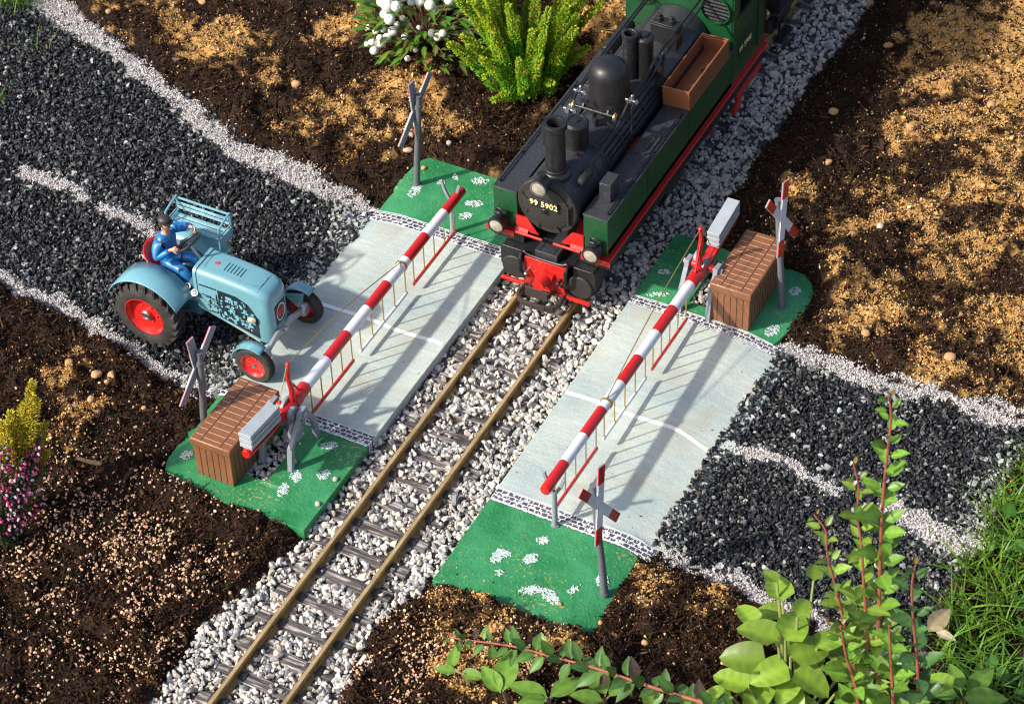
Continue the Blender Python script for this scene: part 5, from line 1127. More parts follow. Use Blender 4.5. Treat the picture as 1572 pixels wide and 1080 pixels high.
# ---------------------------------------------------------------- driver
def skinned(name, J, E, m, parent=None, sub=2, root=0, loc=(0, 0, 0)):
    me = bpy.data.meshes.new(name); me.from_pydata([j[0] for j in J], E, []); me.materials.append(m)
    o = bpy.data.objects.new(name, me); col.objects.link(o); o.location = loc
    sk = o.modifiers.new('skin', 'SKIN'); sk.use_smooth_shade = True
    lay = me.skin_vertices[0].data if me.skin_vertices else None
    if lay is None:
        bm = bmesh.new(); bm.from_mesh(me); bm.verts.layers.skin.verify(); bm.to_mesh(me); bm.free(); lay = me.skin_vertices[0].data
    for i, j in enumerate(J): r = j[1]; lay[i].radius = (r, r) if not hasattr(r, '__len__') else r; lay[i].use_root = (i == root)
    sb = o.modifiers.new('sub', 'SUBSURF'); sb.levels = sub; sb.render_levels = sub
    if parent is not None: o.parent = parent
    return o
def person():
    mskin = mat('skin', (.62, .33, .20), rough=.45, coat=.1); mblue = mat('overall_blue', (.015, .18, .48), rough=.35, var=.2, vscale=16, coat=.3, bump=.3, bscale=18)
    mcap = mat('cap_black', (.035, .03, .035), rough=.5); msho = mat('shoe_brown', (.20, .08, .03), .5)
    PS = 1.12; O = (-2.64, -.775, .085+.6-.6*PS); tgt = lambda v: (np.array(v)-(0, 0, .6))/PS+(0, 0, .6)
    # pelvis on the seat at (0,0,.60)
    Lh = tgt((.205, .11, .915)); Rh = tgt((.15, -.105, .825))
    J = [((0, 0, .60), .050), ((.0, 0, .68), .048), ((.015, 0, .76), .050), ((.02, 0, .82), .036), ((.025, 0, .86), .022), ((.035, 0, .905), .036), ((.04, 0, .945), .040), ((.038, 0, .975), .030)]
    E = [(i, i+1) for i in range(7)]
    def chain(start, pts_): 
        p = start
        for q in pts_: J.append(q); E.append((p, len(J)-1)); p = len(J)-1
        return p
    for s, H_, el_ in ((1, Lh, (.10, .165, .80)), (-1, Rh, (.04, -.165, .73))):
        e = chain(3, [((.018, s*.075, .812), .022), ((.02, s*.115, .795), .022), (el_, .019), (tuple(np.array(el_)*.35+H_*.65), .018), (tuple(H_-np.array((.012, 0, .008))), .013), (tuple(H_+np.array((.012, -s*.002, .0))), (.017, .010))])
        f = np.array((.030, -s*.010, -.012))
        for k in range(4):
            b = H_+np.array((.024, -s*(k-1.5)*.0095*.6, (k-1.5)*.0095)); L_ = (.8, .95, 1., .85)[k]
            chain(e, [(tuple(b), .0050), (tuple(b+f*L_*.6), .0046), (tuple(b+f*L_*.8+np.array((.0, -s*.012, -.012))), .0040), (tuple(b+f*L_*.5+np.array((-.006, -s*.018, -.018))), .0036)])
        chain(e, [(tuple(H_+np.array((.010, -s*.014, .016))), .0052), (tuple(H_+np.array((.024, -s*.022, .014))), .0046)])
    for s in (-1, 1):
        chain(0, [((.04, s*.045, .585), .034), ((.17, s*.075, .605), .030), ((.20, s*.078, .59), .034), ((.235, s*.075, .50), .026), ((.25, s*.075, .445), .018), ((.285, s*.078, .432), .017), ((.32, s*.08, .430), .013)])
    body = skinned('person', J, E, mskin, loc=O)
    body.scale = (PS,)*3
    tag(body, 'seated driver in blue overalls and black cap steering the blue tractor', 'person')
    # clothing: the same joints a little fuller, ending at wrists, ankles and neck
    Jc = [((0, 0, .575), (.085, .078)), ((0, 0, .66), (.085, .078)), ((.013, 0, .76), (.082, .075)), ((.02, 0, .83), .055)]; Ec = [(0, 1), (1, 2), (2, 3)]
    for s, H_, el_ in ((1, Lh, (.10, .165, .80)), (-1, Rh, (.04, -.165, .73))):
        n = len(Jc); Jc += [((.018, s*.075, .817), .040), ((.02, s*.115, .80), .042), (el_, .035), (tuple(np.array(el_)*.35+H_*.65), .025), (tuple(np.array(el_)*.16+H_*.84), .023)]; Ec += [(3, n)]+[(n+i, n+i+1) for i in range(4)]
    skinned('jacket', Jc, Ec, mblue, body)
    Jt = [((0, 0, .605), .080)]; Et = []
    for s in (-1, 1):
        n = len(Jt); Jt += [((.045, s*.045, .592), .058), ((.17, s*.075, .610), .044), ((.203, s*.078, .593), .042), ((.235, s*.075, .51), .034), ((.248, s*.075, .465), .031)]; Et += [(0, n)]+[(n+i, n+i+1) for i in range(4)]
    skinned('trousers', Jt, Et, mblue, body)
    for s in (-1, 1): skinned('shoe', [((.245, s*.075, .440), .023), ((.285, s*.078, .430), .024), ((.325, s*.08, .427), .018)], [(0, 1), (1, 2)], msho, body)
    m = MB(); m.sph((.030, 0, .968), .048, 20, 12, (1.02, .95, .62)); m.lathe([(.044, 0), (.045, .016)], (.034, 0, .952), (.15, 0, 1), 20)
    m.prism([(.05, .042), (.085, .028), (.095, 0), (.085, -.028), (.05, -.042), (.03, 0)], .946, .954, 'z'); m.build('cap', mcap, body)
    m = MB(); m.sph((.076, 0, .905), .010, 8, 6, (1.2, .8, 1.)); m.build('nose', mskin, body)
    for s in (-1, 1): m = MB(); m.sph((.070, s*.015, .922), .0055, 8, 6); m.build('eye', mdk, body); m = MB(); m.sph((.034, s*.042, .915), .010, 8, 6, (.7, .5, 1.2)); m.build('ear', mskin, body)
    m = MB(); m.sph((.072, 0, .887), .007, 8, 6, (.5, 1.6, .4)); m.build('mouth', mat('lip', (.4, .10, .07), .5), body)
    m = MB(); m.sph((.018, 0, .925), .041, 16, 10, (.85, 1.03, .9)); m.build('hair', mat('hair_dark', (.03, .015, .008), .7), body)
person()

# ---------------------------------------------------------------- plants
mleaf = mat('leaf', rough=.42, attr='Col', transl=.28, spec=.45, var=.2, vscale=12)
mleafs = mat('heather_leaf', rough=.6, attr='Col', transl=.3, spec=.2)
def leaf(M, p, d, n, L, W, c, cup=.25, droop=.2, rows=6, tip=1.0, heart=False):
    p = np.array(p, float); d = np.array(d, float); d /= np.linalg.norm(d); n = np.array(n, float); n = n-d*np.dot(n, d); n /= np.linalg.norm(n)+1e-9; w = np.cross(d, n)
    G = []; cols = []
    for i in range(rows+1):
        t = i/rows; hw = (math.sin(PI*min(t**(.62 if heart else .8), 1))**.85)*W/2*(1-.15*t) if 0 < t < 1 else W*.015
        if heart: hw = W/2*math.sqrt(max(0, 1-((t-.32)/.69)**2))*(1-.35*max(0, t-.5)) if 0 < t < 1 else W*.02
        cen = p+d*L*t-n*droop*L*t*t
        row = []
        for q in (-1, -.5, 0, .5, 1):
            row.append(cen+w*hw*q*(1-.1*abs(q)*cup)+n*cup*hw*abs(q)**1.5); cols.append(tuple(np.array(c)*(1.3 if q == 0 else (1.1 if (i % 2 == 0) else .88))*(.93+.14*random.random())))
        G.append(row)
    M.grid(G, cols=cols)
def V3(a): return np.array(a, float)

def heather(name, label, base, spires, colf, group, rz=0, stem_col=(.12, .06, .03), flower=None):
    t = thing(name, label, 'heather', base, 0, group)
    r_ = np.random.default_rng(int(abs(base[0]*1000)))
    H = []; V = []; F = []; C = []
    SM = MB(); FM = MB()
    for (dx, dy, ex, ey, h, rad, dens) in spires:
        p0 = V3((dx, dy, 0)); p1 = V3((dx+ex, dy+ey, h)); mid = (p0+p1)/2+V3((-ex*.15, -ey*.15, h*.08))
        SM.tube([p0, mid, p1], [.012, .004], 5, sub=3)
        L_ = np.linalg.norm(p1-p0); n = int(dens*L_)
        for k in range(n):
            u = r_.random(); u = .12+.88*u; c = (1-u)**2*p0+2*u*(1-u)*mid+u*u*p1; ax = (p1-mid)*u+(mid-p0)*(1-u); ax /= np.linalg.norm(ax)
            a = r_.random()*2*PI; uu, vv, _ = frame(ax); side = uu*math.cos(a)+vv*math.sin(a)
            rr = rad*(1.1-.7*u**4)*(.45+.55*math.sqrt(r_.random())); lump = .85+.3*r_.random(); q = c+side*rr*lump
            dd = side*.75+ax*.8+r_.normal(size=3)*.25; dd /= np.linalg.norm(dd); l = .016+.012*r_.random(); w = l*.36; ww = np.cross(dd, ax+1e-3); ww /= np.linalg.norm(ww)+1e-9; nn = np.cross(ww, dd)
            b = len(V); V += [q-dd*l*.3, q+ww*w+dd*l*.3, q+dd*l, q-ww*w+dd*l*.3, q+nn*w*.9+dd*l*.3]; F += [(b, b+1, b+4), (b+1, b+2, b+4), (b+2, b+3, b+4), (b+3, b, b+4)]
            cc = colf(u, r_); C += [cc]*5
        if flower:
            for k in range(int(flower*L_)):
                u = .45+.55*r_.random(); c = (1-u)**2*p0+2*u*(1-u)*mid+u*u*p1; a = r_.random()*2*PI; q = c+V3((math.cos(a), math.sin(a), .1))*rad*1.0
                cc = random.choice([(.42, .03, .13), (.50, .05, .18), (.62, .20, .33), (.75, .55, .60)]); d_ = V3((math.cos(a), math.sin(a), -.3)); s_ = .011
                FM.lathe([(0, 0), (s_*.9, s_*.7), (s_*.7, s_*2.4), (0, s_*3.)], q, d_, 6, c=cc, cap=False)
    o = arr_mesh('foliage', np.array(V), np.array(F), np.array(C), mleafs); o.parent = t
    SM.build('stems', mat('heather_stem', (.10, .055, .03), .8), t)
    if FM.v: tag(FM.build('flowers', mat('petal', rough=.5, attr='Col', transl=.25), t, color=True), kind='stuff')
    return t
def ygreen(u, r_):
    c = np.array((.19, .44, .025))*(.6+.7*r_.random()); 
    if u > .6 and r_.random() < .55: c = np.array((.46, .50, .03))*(.7+.5*r_.random())
    return tuple(c)
def yellowc(u, r_): return tuple(np.array((.62, .56, .05))*(.6+.6*r_.random())*(1, 1-.1*r_.random(), 1))
def pinkc(u, r_): return tuple(np.array((.06, .11, .045))*(.5+.9*r_.random()))
def build_green():
    b = B(797, 172, 0); r_ = np.random.default_rng(5); S = []
    b = b+V3((-.05, .28, 0)); b[2] = float(gz(b[0], b[1]))-.02
    for k in range(46):
        a = r_.random()*2*PI; q = .26*math.sqrt(r_.random()); e = .06+.44*r_.random(); h = .62+.62*r_.random()-.25*e
        S.append((q*math.cos(a), q*math.sin(a), e*math.cos(a), e*math.sin(a), h, .040+.014*r_.random(), 950))
    for (px, py, h) in ((900, 2, 1.0), (912, 12, .9), (875, 100, .5), (868, 60, .9), (720, 5, 1.1), (705, 20, 1.0), (745, 10, 1.2), (790, 5, 1.25), (835, 10, 1.1), (705, 85, .55), (730, 130, .35), (765, 150, .25), (800, 158, .25), (830, 135, .4)):
        y0 = b[1]-.1 if py > 80 else b[1]; p = B(px, py, h); S.append((0+.1*math.cos(px), .1*math.sin(px), p[0]-b[0], p[1]-b[1], h, .044, 950))
    heather('heather_bush', 'bushy bright green heather with upright yellow tipped spires beside the locomotive', b, S, ygreen, 'garden plants in the soil')
    b = B(35, 800, 0); b[2] = float(gz(b[0], b[1])); S = []
    def spire(px, py, h, bx=0, by=0, rad=.052, dn=900): p = B(px, py, h); S.append((bx, by, p[0]-b[0]-bx, p[1]-b[1]-by, h, rad, dn))
    for px, py, h in ((52, 592, 1.25), (60, 620, 1.1), (18, 640, 1.0), (5, 655, 1.0), (38, 625, 1.0), (72, 655, .75), (74, 700, .55), (40, 690, .7), (-15, 640, 1.0), (28, 660, .9)): spire(px, py, h, rad=.05)
    heather('heather_bush', 'yellow heather with feathery upright shoots at the left edge of the photo', b, S, yellowc, 'garden plants in the soil')
    b = B(10, 850, 0); b[2] = float(gz(b[0], b[1])); S = []
    for px, py, h in ((12, 705, .75), (28, 715, .7), (48, 722, .6), (70, 722, .5), (22, 745, .55), (45, 780, .35), (60, 775, .3), (8, 790, .35), (20, 800, .25), (-10, 740, .6), (-20, 790, .4), (62, 680, .75), (55, 690, .7), (5, 690, .85), (35, 760, .45)): spire(px, py, h, rad=.045, dn=330)
    heather('heather_bush', 'pink and white flowering heather below the yellow heather at the left edge', b, S, pinkc, 'garden plants in the soil', flower=60)
build_green()

def berry_shrub():
    b = B(655, 75, 0); b[2] = float(gz(b[0], b[1])); t = thing('berry_shrub', 'small shrub with clusters of round white berries at the top edge', 'shrub', b, 0, 'garden plants in the soil')
    st = MB(); lv = MB(); r_ = random.Random(4)
    mb = mat('white_berry', (.74, .73, .68), .35, col2=(.62, .66, .52), vscale=3, coat=.3); me0 = None
    BR = [(583, 58, .022, .45), (595, 8, .085 * .3 + .02, .8), (586, 3, .035, .8), (608, 10, .036, .8), (598, 30, .036, .7), (590, 22, .03, .7), (584, 65, .036, .35), (574, 78, .028, .3), (571, 64, .026, .35), (588, 45, .024, .4), (594, 58, .03, .4), (577, 48, .022, .4), (603, 48, .032, .45), (609, 38, .020, .5), (628, 40, .019, .4), (643, 43, .018, .4), (663, 51, .028, .4), (680, 51, .026, .45), (672, 57, .028, .4), (626, 90, .022, .2), (638, 77, .018, .25), (622, 56, .026, .3), (644, 3, .032, .7), (660, 8, .036, .7), (658, -4, .036, .7), (667, 14, .022, .6), (690, 0, .036, .8), (631, 4, .024, .7), (566, 42, .02, .35), (563, 68, .018, .3), (618, -5, .034, .8), (604, -8, .036, .85), (578, 75, .024, .25), (618, 28, .02, .5)]
    for (px, py, r0, h) in BR:
        p = B(px, py, h)-V3(b); 
        if me0 is None:
            m = MB(); m.lathe([(0, -1), (.34, -.94), (.64, -.77), (.87, -.5), (.98, -.17), (1, .05), (.93, .38), (.76, .66), (.5, .88), (.26, .985), (.16, .97), (.12, .90), (0, .86)], (0, 0, 0), (0, 0, 1), 20, cap=False)
            o = m.build('berry', mb, t, smooth=60); me0 = o
        else: o = me0.copy(); col.objects.link(o); o.parent = t
        s = r0*1.42; o.location = p; o.scale = (s, s, s*.93); o.rotation_euler = (r_.uniform(.2, 1.2), r_.uniform(-.6, .6), r_.uniform(-1.5, 1.5))
        q = p*V3((.6, .6, .55))+V3((r_.uniform(-.06, .06), r_.uniform(-.06, .06), 0)); st.tube([(0, 0, 0), q*.6, q, p], [.008, .004, .003], 5, sub=3)
    for k in range(420):
        a = r_.random()*6.28; e = .55*math.sqrt(r_.random()); h = .12+.62*r_.random()*(1-.5*e); p = V3((e*math.cos(a)*1.0, e*math.sin(a), h))
        d = V3((math.cos(a), math.sin(a), r_.uniform(-.2, .9)))+V3((r_.uniform(-.5, .5), r_.uniform(-.5, .5), 0)); c = (.06+.10*r_.random(), .15+.13*r_.random(), .025)
        leaf(lv, p, d, (0, 0, 1), .11+.07*r_.random(), .052, c, .2, .15, 4)
        if k % 8 == 0: st.tube([(0, 0, 0), p*.5+V3((0, 0, .05)), p], [.008, .003], 4, sub=2)
    for (px, py) in ((592, 92), (600, 98), (583, 88), (594, 80), (604, 86)):
        p0 = B(592, 88, .15)-V3(b); p = B(px, py, .12)-V3(b); leaf(lv, p0, p-p0+V3((0, 0, .01)), (0, 0, 1), .15, .045, (.10, .17, .03), .2, .1, 5)
    st.build('stems', mat('red_stem', (.22, .09, .05), .6), t); lv.build('leaves', mleaf, t, color=True, recalc=False, smooth=60)
berry_shrub()

# foreground: shoots of a small-leaved shrub, built in real space near the camera
mstem = mat('cotoneaster_stem', (.36, .10, .07), rough=.5, var=.3, vscale=14)
def shoot(name, label, path, y0, lsize, n, col_, seed, group, horiz=False, sr=.013, top_small=True, parent=None, dark=0.):
    r_ = random.Random(seed); P = [By(px, py, y0) for px, py in path]
    b = P[-1].copy(); b[2] = min(0.0, b[2]) if b[2] < .1 else b[2]
    base = V3((b[0], b[1], float(gz(b[0], b[1])))) if not horiz else P[-1]
    if not horiz and P[-1][2] > .05: P.append(base)
    t = thing(name, label, 'shrub shoot', base, 0, group)
    Q = [p-base for p in P]; st = MB(); st.tube(Q, [sr*.45, sr*.7, sr, sr*1.15], 8, sub=4); st.build('stem', mstem, t)
    lv = MB(); D = [0]
    for a, c in zip(Q[:-1], Q[1:]): D.append(D[-1]+np.linalg.norm(c-a))
    D = np.array(D); tot = D[-1]
    n = int(n*1.9)
    for k in range(n):
        s = tot*(.004+.95*(k/n)); p = V3([np.interp(s, D, [q[i] for q in Q]) for i in range(3)]); s2 = min(s+.05, tot); d = V3([np.interp(s2, D, [q[i] for q in Q]) for i in range(3)])-p; d = -d/(np.linalg.norm(d)+1e-9)
        f = min(1, .45+1.6*k/n); 
        for sd in (0, 1):
            a = k*2.2+sd*PI+r_.uniform(-.4, .4); u_, v_, _ = frame(d); side = u_*math.cos(a)+v_*math.sin(a)
            dd = side*1.0+d*r_.uniform(.15, .7)+V3((0, 0, .25)); nn = V3((0, 0, .8))+d*.3-side*.2+V3((r_.uniform(-.4, .4), r_.uniform(-.4, .4), 0))+(-FW)*.9
            c = V3(col_)*(.65+.7*r_.random()); 
            if k < 1 and sd: f *= .6; c = V3((.30, .18, .05))*(.8+.4*r_.random())
            if r_.random() < dark: c = V3((.07, .045, .04))
            L_ = lsize*.86*f*r_.uniform(.7, 1.15); pet = side*lsize*.10; st2 = p+pet
            leaf(lv, st2, dd, nn, L_, L_*.58, tuple(c), .22, r_.uniform(.0, .3), 6)
    lv.build('leaves', mleaf, t, color=True, recalc=False, smooth=60); return t
LG = (.15, .31, .035)
GR = 'red stemmed shoots in the foreground'
shoot('shrub_shoot', 'tallest red stemmed shoot with oval green leaves rising over the dark gravel', [(1364, 607), (1368, 640), (1362, 700), (1356, 760), (1352, 840), (1350, 920), (1348, 1000), (1345, 1120), (1345, 1240)], -2.6, .22, 21, LG, 1, GR, sr=.014)
shoot('shrub_shoot', 'slender shoot with small yellowish tip just left of the tallest shoot', [(1310, 712), (1318, 745), (1316, 790), (1322, 830), (1325, 880), (1330, 950), (1335, 1060), (1338, 1240)], -2.62, .19, 16, (.20, .32, .04), 2, GR, sr=.011)
shoot('shrub_shoot', 'reddish leaning shoot with pale tip left of the two middle shoots', [(1250, 790), (1268, 815), (1270, 850), (1283, 900), (1297, 960), (1312, 1020), (1325, 1120), (1330, 1240)], -2.65, .19, 15, (.18, .30, .04), 3, GR, sr=.012)
shoot('shrub_shoot', 'dark shaded shoot with bluish green leaves right of the tallest shoot', [(1405, 868), (1400, 900), (1402, 950), (1408, 1010), (1410, 1080), (1412, 1240)], -2.7, .21, 11, (.06, .15, .04), 4, GR, sr=.013)
shoot('shrub_shoot', 'short leafy shoot low between the heart leaved plant and the tall shoots', [(1290, 960), (1300, 1010), (1318, 1080), (1320, 1240)], -2.75, .24, 10, LG, 6, GR, sr=.014)
shoot('shrub_shoot', 'short shoot with rounded leaves right under the tallest shoot', [(1365, 960), (1368, 1020), (1372, 1090), (1375, 1240)], -2.72, .24, 10, (.13, .28, .03), 7, GR, sr=.014)
shoot('creeping_branch', 'long pinkish branch with sparse oval leaves lying across the bottom edge', [(690, 978), (735, 984), (790, 992), (850, 1008), (905, 1022), (960, 1040), (1020, 1060), (1080, 1078), (1160, 1105)], -3.05, .18, 17, (.09, .20, .04), 5, GR, horiz=True, sr=.011, dark=.05)
def broad():
    b = B(1215, 1130, 0); t = thing('broad_leaved_plant', 'light green plant with broad heart shaped leaves in the bottom right foreground', 'plant', b, 0, 'garden plants in the soil')
    r_ = random.Random(8); lv = MB(); st = MB()
    L0 = [(px+r_.uniform(-45, 60), py+r_.uniform(-30, 60), r_.uniform(0, 360), r_.uniform(.28, .46), r_.uniform(.25, .6)) for px, py in ((1170, 960), (1210, 990), (1240, 1010), (1270, 1040), (1150, 1030), (1190, 1050), (1230, 1060), (1140, 1060), (1260, 960), (1290, 1000), (1180, 930), (1215, 920), (1330, 1050), (1360, 1065), (1400, 1060), (1090, 1065), (1310, 1070))]
    L_ = L0+[(1196, 905, 100, .42, .9), (1172, 972, 150, .50, .8), (1215, 965, 60, .48, .8), (1235, 1000, 20, .50, .7), (1150, 1010, 170, .52, .6), (1190, 1030, 200, .46, .6), (1240, 1040, 320, .46, .6), (1270, 985, 30, .40, .7), (1130, 1045, 150, .44, .5), (1165, 1062, 240, .44, .4), (1290, 1030, 0, .42, .6), (1215, 1070, 280, .40, .4), (1105, 1070, 180, .40, .4), (1150, 945, 120, .34, .7), (1230, 935, 60, .30, .9), (1300, 1070, 330, .38, .4), (1250, 880, 80, .26, 1.0), (1185, 885, 130, .22, 1.0), (1000, 1070, 100, .3, .3), (1060, 1075, 60, .34, .3)]
    for px, py, an, s, h in L_:
        p = B(px, py, h)-V3(b); a = R(an); d = RI*math.cos(a)+(_h*math.sin(a))+V3((0, 0, .15*math.sin(a))); n_ = V3((r_.uniform(-.35, .35), r_.uniform(-.35, .35), 1))-FW*.35
        s *= .60; c = V3((.21, .34, .035))*(.6+.7*r_.random()); leaf(lv, p-d*s*.35, d, n_, s*1.0, s*.78, tuple(c), .32, .25, 9, heart=True)
        q = p-d*s*.35; st.tube([(r_.uniform(-.1, .1), r_.uniform(-.1, .1), 0), q*.6+V3((0, 0, -.05)), q], [.014, .009], 6, sub=4)
    lv.build('leaves', mleaf, t, color=True, recalc=False, smooth=60); st.build('stems', mat('pale_green_stem', (.22, .26, .08), .5), t)
broad()
def sprig(label, px, py, leaves, hh=.25, c=(.15, .29, .04)):
    b = B(px, py, 0); b[2] = float(gz(b[0], b[1])); t = thing('leafy_sprig', label, 'sprig', b, 0, 'small leafy sprigs at the bottom edge'); lv = MB(); st = MB(); r_ = random.Random(int(px))
    for (lx, ly, an, s) in leaves:
        p = B(lx, ly, hh)-V3(b); a = R(an); d = RI*math.cos(a)+_h*math.sin(a)+V3((0, 0, .2)); leaf(lv, p, d, V3((r_.uniform(-.4, .4), r_.uniform(-.4, .4), 1))-FW*.3, s, s*.55, tuple(V3(c)*(.8+.4*r_.random())), .25, .15, 7)
        st.tube([(0, 0, -.03), p*.5+V3((0, 0, .06)), p], [.009, .006], 5, sub=3)
    lv.build('leaves', mleaf, t, color=True, recalc=False, smooth=60); st.build('stems', mat('sprig_stem', (.20, .15, .07), .6), t)
sprig('light green three leaved sprig on a thin stem near the bottom centre', 725, 1075, [(695, 1025, 85, .20), (700, 1030, 175, .16), (708, 1032, 340, .18)])
sprig('tall narrow two leaved sprig right of the three leaved one', 780, 1100, [(772, 1060, 80, .36), (768, 1062, 120, .26)], .3)
sprig('wide spread light green sprig below the middle of the creeping branch', 845, 1110, [(840, 1070, 160, .30), (845, 1068, 30, .28), (838, 1072, 200, .22)], .3)
sprig('pointed leaf sprig right of the wide spread one at the bottom edge', 920, 1110, [(930, 1065, 115, .34), (935, 1068, 40, .22), (925, 1075, 170, .24)], .3)
sprig('light green star shaped leaf sprig in the grass at the bottom right', 1480, 1110, [(1470, 1068, 170, .28), (1475, 1060, 100, .24), (1485, 1062, 40, .28), (1480, 1070, 350, .30)], .3)

# ---------------------------------------------------------------- grass
def grass():
    r_ = np.random.default_rng(12); V = []; F = []; C = []; N = 6500
    def blade(x, y, L_, w, lean, a, c):
        z = float(gz(x, y)); d = np.array([math.cos(a), math.sin(a)]); s = np.array([-d[1], d[0]]); b = len(V)
        for i in range(5):
            t = i/4; ww = w*(1-t**1.6); q = np.array([x, y])+d*lean*L_*t*t; zz = z+L_*(t-.35*lean*t*t)
            V.append((q[0]+s[0]*ww, q[1]+s[1]*ww, zz)); V.append((q[0]-s[0]*ww, q[1]-s[1]*ww, zz)); C.extend([c, c])
        for i in range(4): F.append((b+2*i, b+2*i+1, b+2*i+3, b+2*i+2))
    k = 0
    while k < N:
        x = 3.85+r_.random()*2.4; y = -3.2+r_.random()*4.3
        e = .12*(float(vn(x, y, 5, 3))-.5)
        if x < 4.05+e+(.25*max(0, -1.0-y)) or y > .75+e+(x-4)*.35: continue
        if float(vn(x, y, 3.5, 8)) < .22: continue
        g = r_.random(); c = tuple(np.array((.08+.10*g, .20+.14*g, .02))*(.5+.8*r_.random()))
        blade(x, y, .10+.26*r_.random()**1.5, .006+.006*r_.random(), .5+1.1*r_.random(), r_.random()*6.28, c); k += 1
    o = arr_mesh('grass', np.array(V), np.array(F), np.array(C), mleaf); tag(o, 'green lawn grass at the right edge beside the dark gravel', 'grass', kind='stuff')
    V.clear(); F.clear(); C.clear()
    for (px, py, n) in ((20, 8, 60), (58, 75, 10), (2, 150, 14), (36, 0, 40)):
        for q in range(n):
            p = B(px, py, 0); blade(p[0]+r_.normal()*.07, p[1]+r_.normal()*.07, .12+.2*r_.random(), .006, .4+r_.random(), r_.random()*6.28, (.09, .18, .02))
    o = arr_mesh('grass_tufts', np.array(V), np.array(F), np.array(C), mleaf); tag(o, 'thin green weeds growing at the top left corner of the gravel', 'grass', kind='stuff')
    lv = MB(); rr = random.Random(3); t = None
    for q in range(70):
        x = 4.2+1.1*rr.random(); y = -2.4+2.4*rr.random(); z = float(gz(x, y))+.04+.1*rr.random(); s = .06+.07*rr.random()
        leaf(lv, (x, y, z), (rr.uniform(-1, 1), rr.uniform(-1, 1), .2), (rr.uniform(-.3, .3), rr.uniform(-.3, .3), 1), s, s*.9, (.06, .16, .02), .1, .1, 5, heart=True)
    tag(lv.build('clover', mleaf, None, color=True, recalc=False, smooth=60), 'low rounded clover leaves among the grass at the right', 'clover', kind='stuff')
grass()

# ---------------------------------------------------------------- pebbles, twig, dead leaf, bark
HP = hulls(60, 8, (1, .85, .7), 31, .06)
def pebble(label, px, py, s, c, k, name='pebble', cat='pebble', zz=None):
    V, F = HP[k % 8]; p = B(px, py, .03); z = (float(gz(p[0], p[1])) if zz is None else zz)
    m = MB(); m.v = [tuple(v*s) for v in V]; m.f = [tuple(f) for f in F]; m.c = [(1, 1, 1)]*len(m.v)
    mm = mat('pebble_%s' % c, {'tan': (.50, .29, .13), 'pale': (.50, .44, .38), 'grey': (.22, .23, .25), 'pink': (.55, .36, .27)}[c], .8, var=.25, vscale=14, bump=.4, bscale=30)
    o = m.build(name, mm, None, smooth=60); o.location = (p[0], p[1], z+s*.45); o.rotation_euler = (0, 0, k*1.3); md = o.modifiers.new('sub', 'SUBSURF'); md.levels = 1; md.render_levels = 1
    tag(o, label, cat, 'single pebbles lying on the soil and boards')
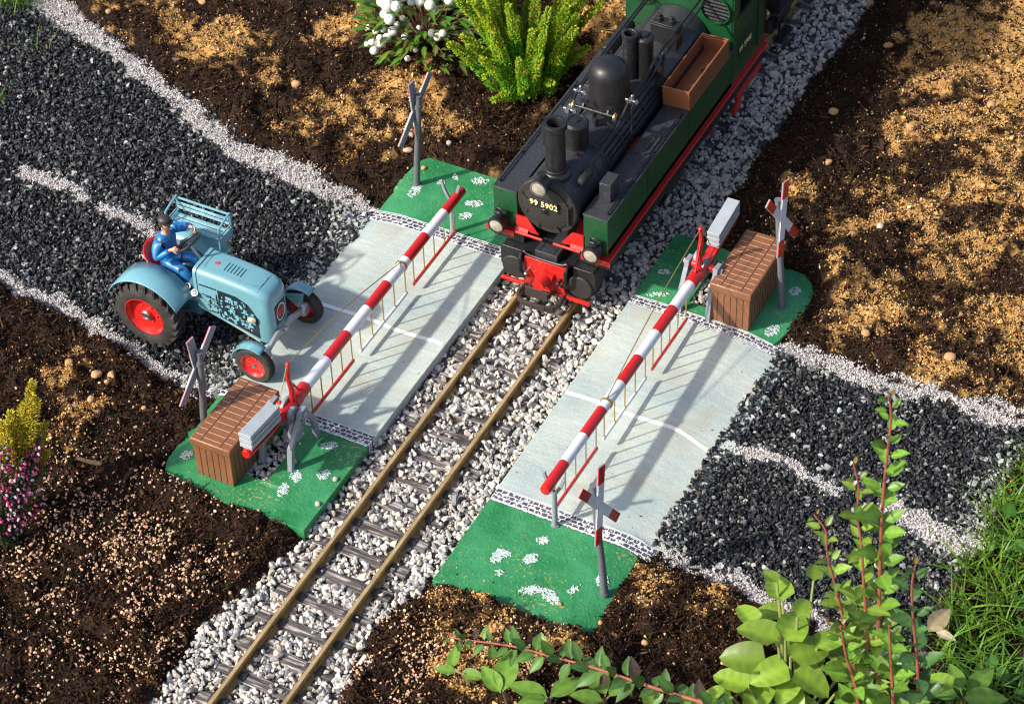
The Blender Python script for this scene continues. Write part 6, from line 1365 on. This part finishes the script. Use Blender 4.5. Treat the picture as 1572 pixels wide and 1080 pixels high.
for i, (l, px, py, s, c) in enumerate([
    ('lumpy tan pebble on the dark soil left of the berry shrub', 455, 130, .055, 'tan'), ('tan pebble near the top left beside the white grit line', 167, 22, .035, 'tan'), ('tan pebble at the very top edge left of the shrub', 311, 6, .045, 'tan'),
    ('orange tan pebble in the far soil right of the ballast', 1363, 78, .05, 'tan'), ('big tan pebble at the top edge beside the ballast', 1334, 3, .06, 'tan'), ('flat orange pebble in the shadow right of the ballast', 1279, 184, .05, 'tan'),
    ('round golden pebble in the right bed near the edge of the photo', 1520, 176, .05, 'tan'), ('oval golden pebble in the middle of the right bed', 1397, 205, .055, 'tan'), ('tan pebble at the edge of the locomotive shadow', 1271, 260, .04, 'tan'),
    ('tan pebble behind the white grit line on the right', 1328, 520, .045, 'tan'), ('small tan lump above the right grit line', 1457, 558, .05, 'tan'), ('pale tan pebble in the golden sand on the right', 1350, 365, .045, 'pale'),
    ('tan pebble in the left bed above the yellow heather', 108, 566, .045, 'tan'), ('broad tan clod left of the yellow heather tip', 150, 584, .055, 'tan'), ('double tan pebble in the left bed near the grit line', 174, 586, .045, 'tan'), ('small tan pebble between the clods of the left bed', 166, 595, .03, 'tan'),
    ('tan pebble under the clods right of the yellow heather', 142, 623, .04, 'tan'), ('tan pebble left of the brown box in the sandy patch', 222, 632, .026, 'tan'),
    ('grey stone in the slot of the left board', 410, 736, .075, 'grey'), ('pink pebble on the green paint beside the barrier leg', 452, 719, .035, 'pink'), ('pale pebble on the green corner of the left board', 516, 746, .026, 'pale'), ('pale pebble on the edge of the left green end near the ballast', 489, 784, .028, 'pale'),
    ('small tan pebble on the nearest green end left of the sign', 859, 937, .022, 'tan'), ('tan pebble at the tip of the nearest green end', 922, 968, .026, 'tan'), ('tan pebble on the soil below the nearest green end', 990, 994, .032, 'tan'),
    ('pale pebble behind the green end near the far sign', 690, 239, .030, 'pale'), ('pinkish pebble left of the far sign post', 631, 224, .040, 'pink'), ('pale pebble just below the pinkish one at the far sign', 627, 241, .045, 'pink'), ('tan crumb on the far green end beside the sign post', 651, 269, .028, 'tan')]):
    on = (451 < px < 455) or (488 < px < 520 and 740 < py < 790) or px in (859, 651) 
    pebble(l, px, py, s, c, i, zz=.098 if on else (-.02 if px == 410 else None))
m = MB(); p = [B(118, 703, .09), B(150, 711, .10), B(180, 717, .09), B(207, 724, .07)]; b = p[0]; m.tube([q-b for q in p], [.016, .020, .012], 8, sub=4); m.tube([p[1]-b, p[1]-b+V3((.05, .09, .03))], [.008, .004], 6)
o = m.build('twig', mat('twig_bark', (.11, .06, .035), .85, var=.5, vscale=20, bump=.5), None); o.location = b; tag(o, 'thin brown twig lying on the soil right of the heathers', 'twig')
m = MB(); p = B(1425, 968, .22); leaf(m, (0, 0, 0), (.35, 1, .3), (.25, -.35, 1), .26, .15, (.42, .33, .19), .35, .3, 8); leaf(m, (.05, .02, 0), (1, -.1, .1), (.1, -.2, 1), .16, .08, (.50, .42, .27), .3, .2, 6)
o = m.build('dead_leaf', mat('dry_leaf', rough=.8, attr='Col', transl=.2, var=.3, vscale=10), None, color=True, recalc=False, smooth=60); o.location = p; tag(o, 'curled dry beige leaf lying beside the grass behind the shaded shoot', 'leaf')
m = MB(); p = B(568, 1020, .05); m.add([(-.09, -.05, .0), (.08, -.04, .01), (.10, .06, .02), (0, .10, .03), (-.08, .05, .02), (0, 0, .05)], [(0, 1, 5), (1, 2, 5), (2, 3, 5), (3, 4, 5), (4, 0, 5), (4, 3, 2, 1, 0)])
o = m.build('stone_flake', mat('flake', (.55, .54, .52), .7, var=.3, bump=.3), None, smooth=30); o.location = p; tag(o, 'flat white stone flake at the edge of the ballast near the bottom', 'stone')
